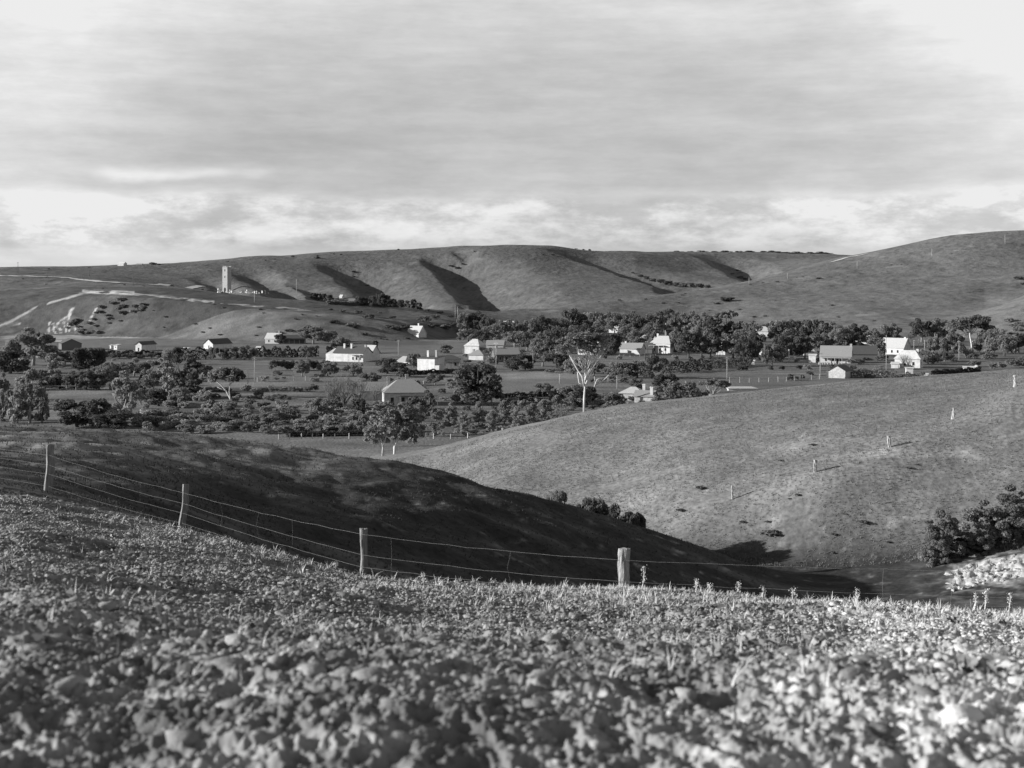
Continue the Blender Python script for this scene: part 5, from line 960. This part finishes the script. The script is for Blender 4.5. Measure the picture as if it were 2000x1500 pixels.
# ------------------------------------------------------------------ light, sky, camera
b_ = R(SUN_BACK); el = R(SUN_EL); sd = Vector((-math.cos(b_) * math.cos(el), -math.sin(b_) * math.cos(el), math.sin(el)))
sl = bpy.data.lights.new('sun', 'SUN'); sl.energy = 5.0; sl.angle = R(.5); sl.color = (1, .995, .985)
so = link('sun', sl); so.rotation_euler = sd.to_track_quat('Z', 'Y').to_euler()
w = bpy.data.worlds.new('World'); SC.world = w; t = nt(w); N, L = t.nodes, t.links
out = N.new('ShaderNodeOutputWorld'); bg = N.new('ShaderNodeBackground'); L.new(bg.outputs[0], out.inputs[0])
sky = N.new('ShaderNodeTexSky'); sky.sky_type = 'NISHITA'; sky.sun_disc = False; sky.sun_elevation = el; sky.sun_rotation = R(270 - SUN_BACK)
bw_ = N.new('ShaderNodeRGBToBW'); L.new(sky.outputs[0], bw_.inputs[0])
tc = N.new('ShaderNodeTexCoord'); sp = N.new('ShaderNodeSeparateXYZ'); L.new(tc.outputs['Generated'], sp.inputs[0])
def mt(op, a, b2=None, c=None):
    n = N.new('ShaderNodeMath'); n.operation = op
    for i, v in enumerate((a, b2, c)):
        if v is None: continue
        if isinstance(v, (int, float)): n.inputs[i].default_value = v
        else: L.new(v, n.inputs[i])
    return n.outputs[0]
az = mt('ARCTAN2', sp.outputs[0], sp.outputs[1]); hyp = mt('SQRT', mt('ADD', mt('MULTIPLY', sp.outputs[0], sp.outputs[0]), mt('MULTIPLY', sp.outputs[1], sp.outputs[1]))); e = mt('DIVIDE', sp.outputs[2], hyp)
def cn(sx, sy, sc, det, seed, rough=.55, off=0.0):
    c = N.new('ShaderNodeCombineXYZ'); L.new(mt('MULTIPLY', mt('ADD', az, off), sx), c.inputs[0]); L.new(mt('MULTIPLY', e, sy), c.inputs[1]); c.inputs[2].default_value = seed
    n = N.new('ShaderNodeTexNoise'); n.inputs['Scale'].default_value = sc; n.inputs['Detail'].default_value = det; n.inputs['Roughness'].default_value = rough; L.new(c.outputs[0], n.inputs['Vector']); return n.outputs['Fac']
warp = cn(9, 20, 1, 6, 9.0); ew = mt('ADD', e, mt('MULTIPLY', mt('SUBTRACT', warp, .5), .026))
ramp = N.new('ShaderNodeValToRGB'); ramp.color_ramp.interpolation = 'EASE'
stops = [(0.0, .58), (.03, .62), (.042, .70), (.057, .76), (.070, .56), (.10, .54), (.13, .56), (.155, .60), (.20, .70), (.30, .6), (.5, .28), (1.0, .13)]
cr_ = ramp.color_ramp; cr_.elements[0].position = 0; cr_.elements[0].color = (stops[0][1],) * 3 + (1,); cr_.elements[1].position = 1; cr_.elements[1].color = (stops[-1][1],) * 3 + (1,)
for p, v in stops[1:-1]: x_ = cr_.elements.new(p); x_.color = (v, v, v, 1)
L.new(ew, ramp.inputs[0])
streak = cn(6, 50, 1.3, 7, 2.0, .6); puff = cn(12, 30, 1.1, 10, 5.0, .64); big = cn(2.5, 7, 1, 3, 7.5)
def mrw(src, a, b2, c, d): m_ = N.new('ShaderNodeMapRange'); m_.interpolation_type = 'SMOOTHSTEP'; m_.inputs[1].default_value = a; m_.inputs[2].default_value = b2; m_.inputs[3].default_value = c; m_.inputs[4].default_value = d; L.new(src, m_.inputs[0]); return m_.outputs[0]
inb = mt('MULTIPLY', mrw(e, .018, .035, 0, 1), mrw(ew, .058, .066, 1, 0))
f0 = mt('MULTIPLY', mrw(cn(14, 95, 1.4, 8, 41.0, .65), .3, .7, .965, 1.03), mrw(cn(22, 60, 1.2, 9, 51.0, .68), .34, .66, .96, 1.035))
f1 = mt('MULTIPLY', f0, mt('MULTIPLY', mrw(streak, .32, .68, .955, 1.035), mrw(cn(8, 24, 1.2, 6, 21.0, .5), .32, .68, .94, 1.05))); f2 = mt('MULTIPLY_ADD', mrw(puff, .38, .62, -.26, .2), inb, 1.0); f3 = mrw(big, .3, .7, .95, 1.05)
wisp = mt('MULTIPLY', mt('MULTIPLY', mrw(ew, .072, .079, 0, 1), mrw(ew, .079, .088, 1, 0)), mrw(cn(3.2, 6, 1.3, 4, 13.0, .55, .2),   .56, .68, 0, .2))
side = mrw(mt('ADD', mt('ABSOLUTE', az), mt('MULTIPLY', mt('SUBTRACT', cn(7, 16, 1, 5, 31.0), .5), .16)), .16, .38, 1.0, 1.48)
sideM = mt('MULTIPLY_ADD', mt('SUBTRACT', side, 1.0), mrw(e, .02, .09, .45, 1), 1.0)
val = mt('MINIMUM', mt('MULTIPLY', mt('MULTIPLY', mt('MULTIPLY', mt('MULTIPLY', ramp.outputs[0], f1), f2), f3), sideM), .86); val = mt('ADD', val, wisp)
EXPO = .9
cl_ = mt('MULTIPLY', val, 2 ** -EXPO)
clear = mt('MULTIPLY', bw_.outputs[0], .05)
cover = mrw(e, .5, 1.6, .97, .35)
tot = mt('ADD', mt('MULTIPLY', cl_, cover), mt('MULTIPLY', clear, mt('SUBTRACT', 1.0, cover)))
tot = mt('MULTIPLY', tot, mrw(e, -.06, -.002, .25, 1))
L.new(tot, bg.inputs[0]); bg.inputs[1].default_value = 1.0

cam = bpy.data.cameras.new('camera'); co = link('camera', cam); SC.camera = co
cam.sensor_width = 36; cam.lens = F / 2000 * 36; co.location = (0, 0, EYE); co.rotation_euler = (R(90), 0, 0)
cam.shift_y = -(750 - YH) / 2000; cam.clip_start = .1; cam.clip_end = 20000
cam.dof.use_dof = True; cam.dof.focus_distance = 75; cam.dof.aperture_fstop = cam.lens / 1000 / .024; cam.dof.aperture_fstop = cam.lens / 15.0
SC.view_settings.view_transform = 'Standard'; SC.view_settings.look = 'None'; SC.view_settings.exposure = EXPO; SC.view_settings.gamma = 1
SC.render.resolution_x, SC.render.resolution_y = 1024, 768
SC.cycles.max_bounces = 4
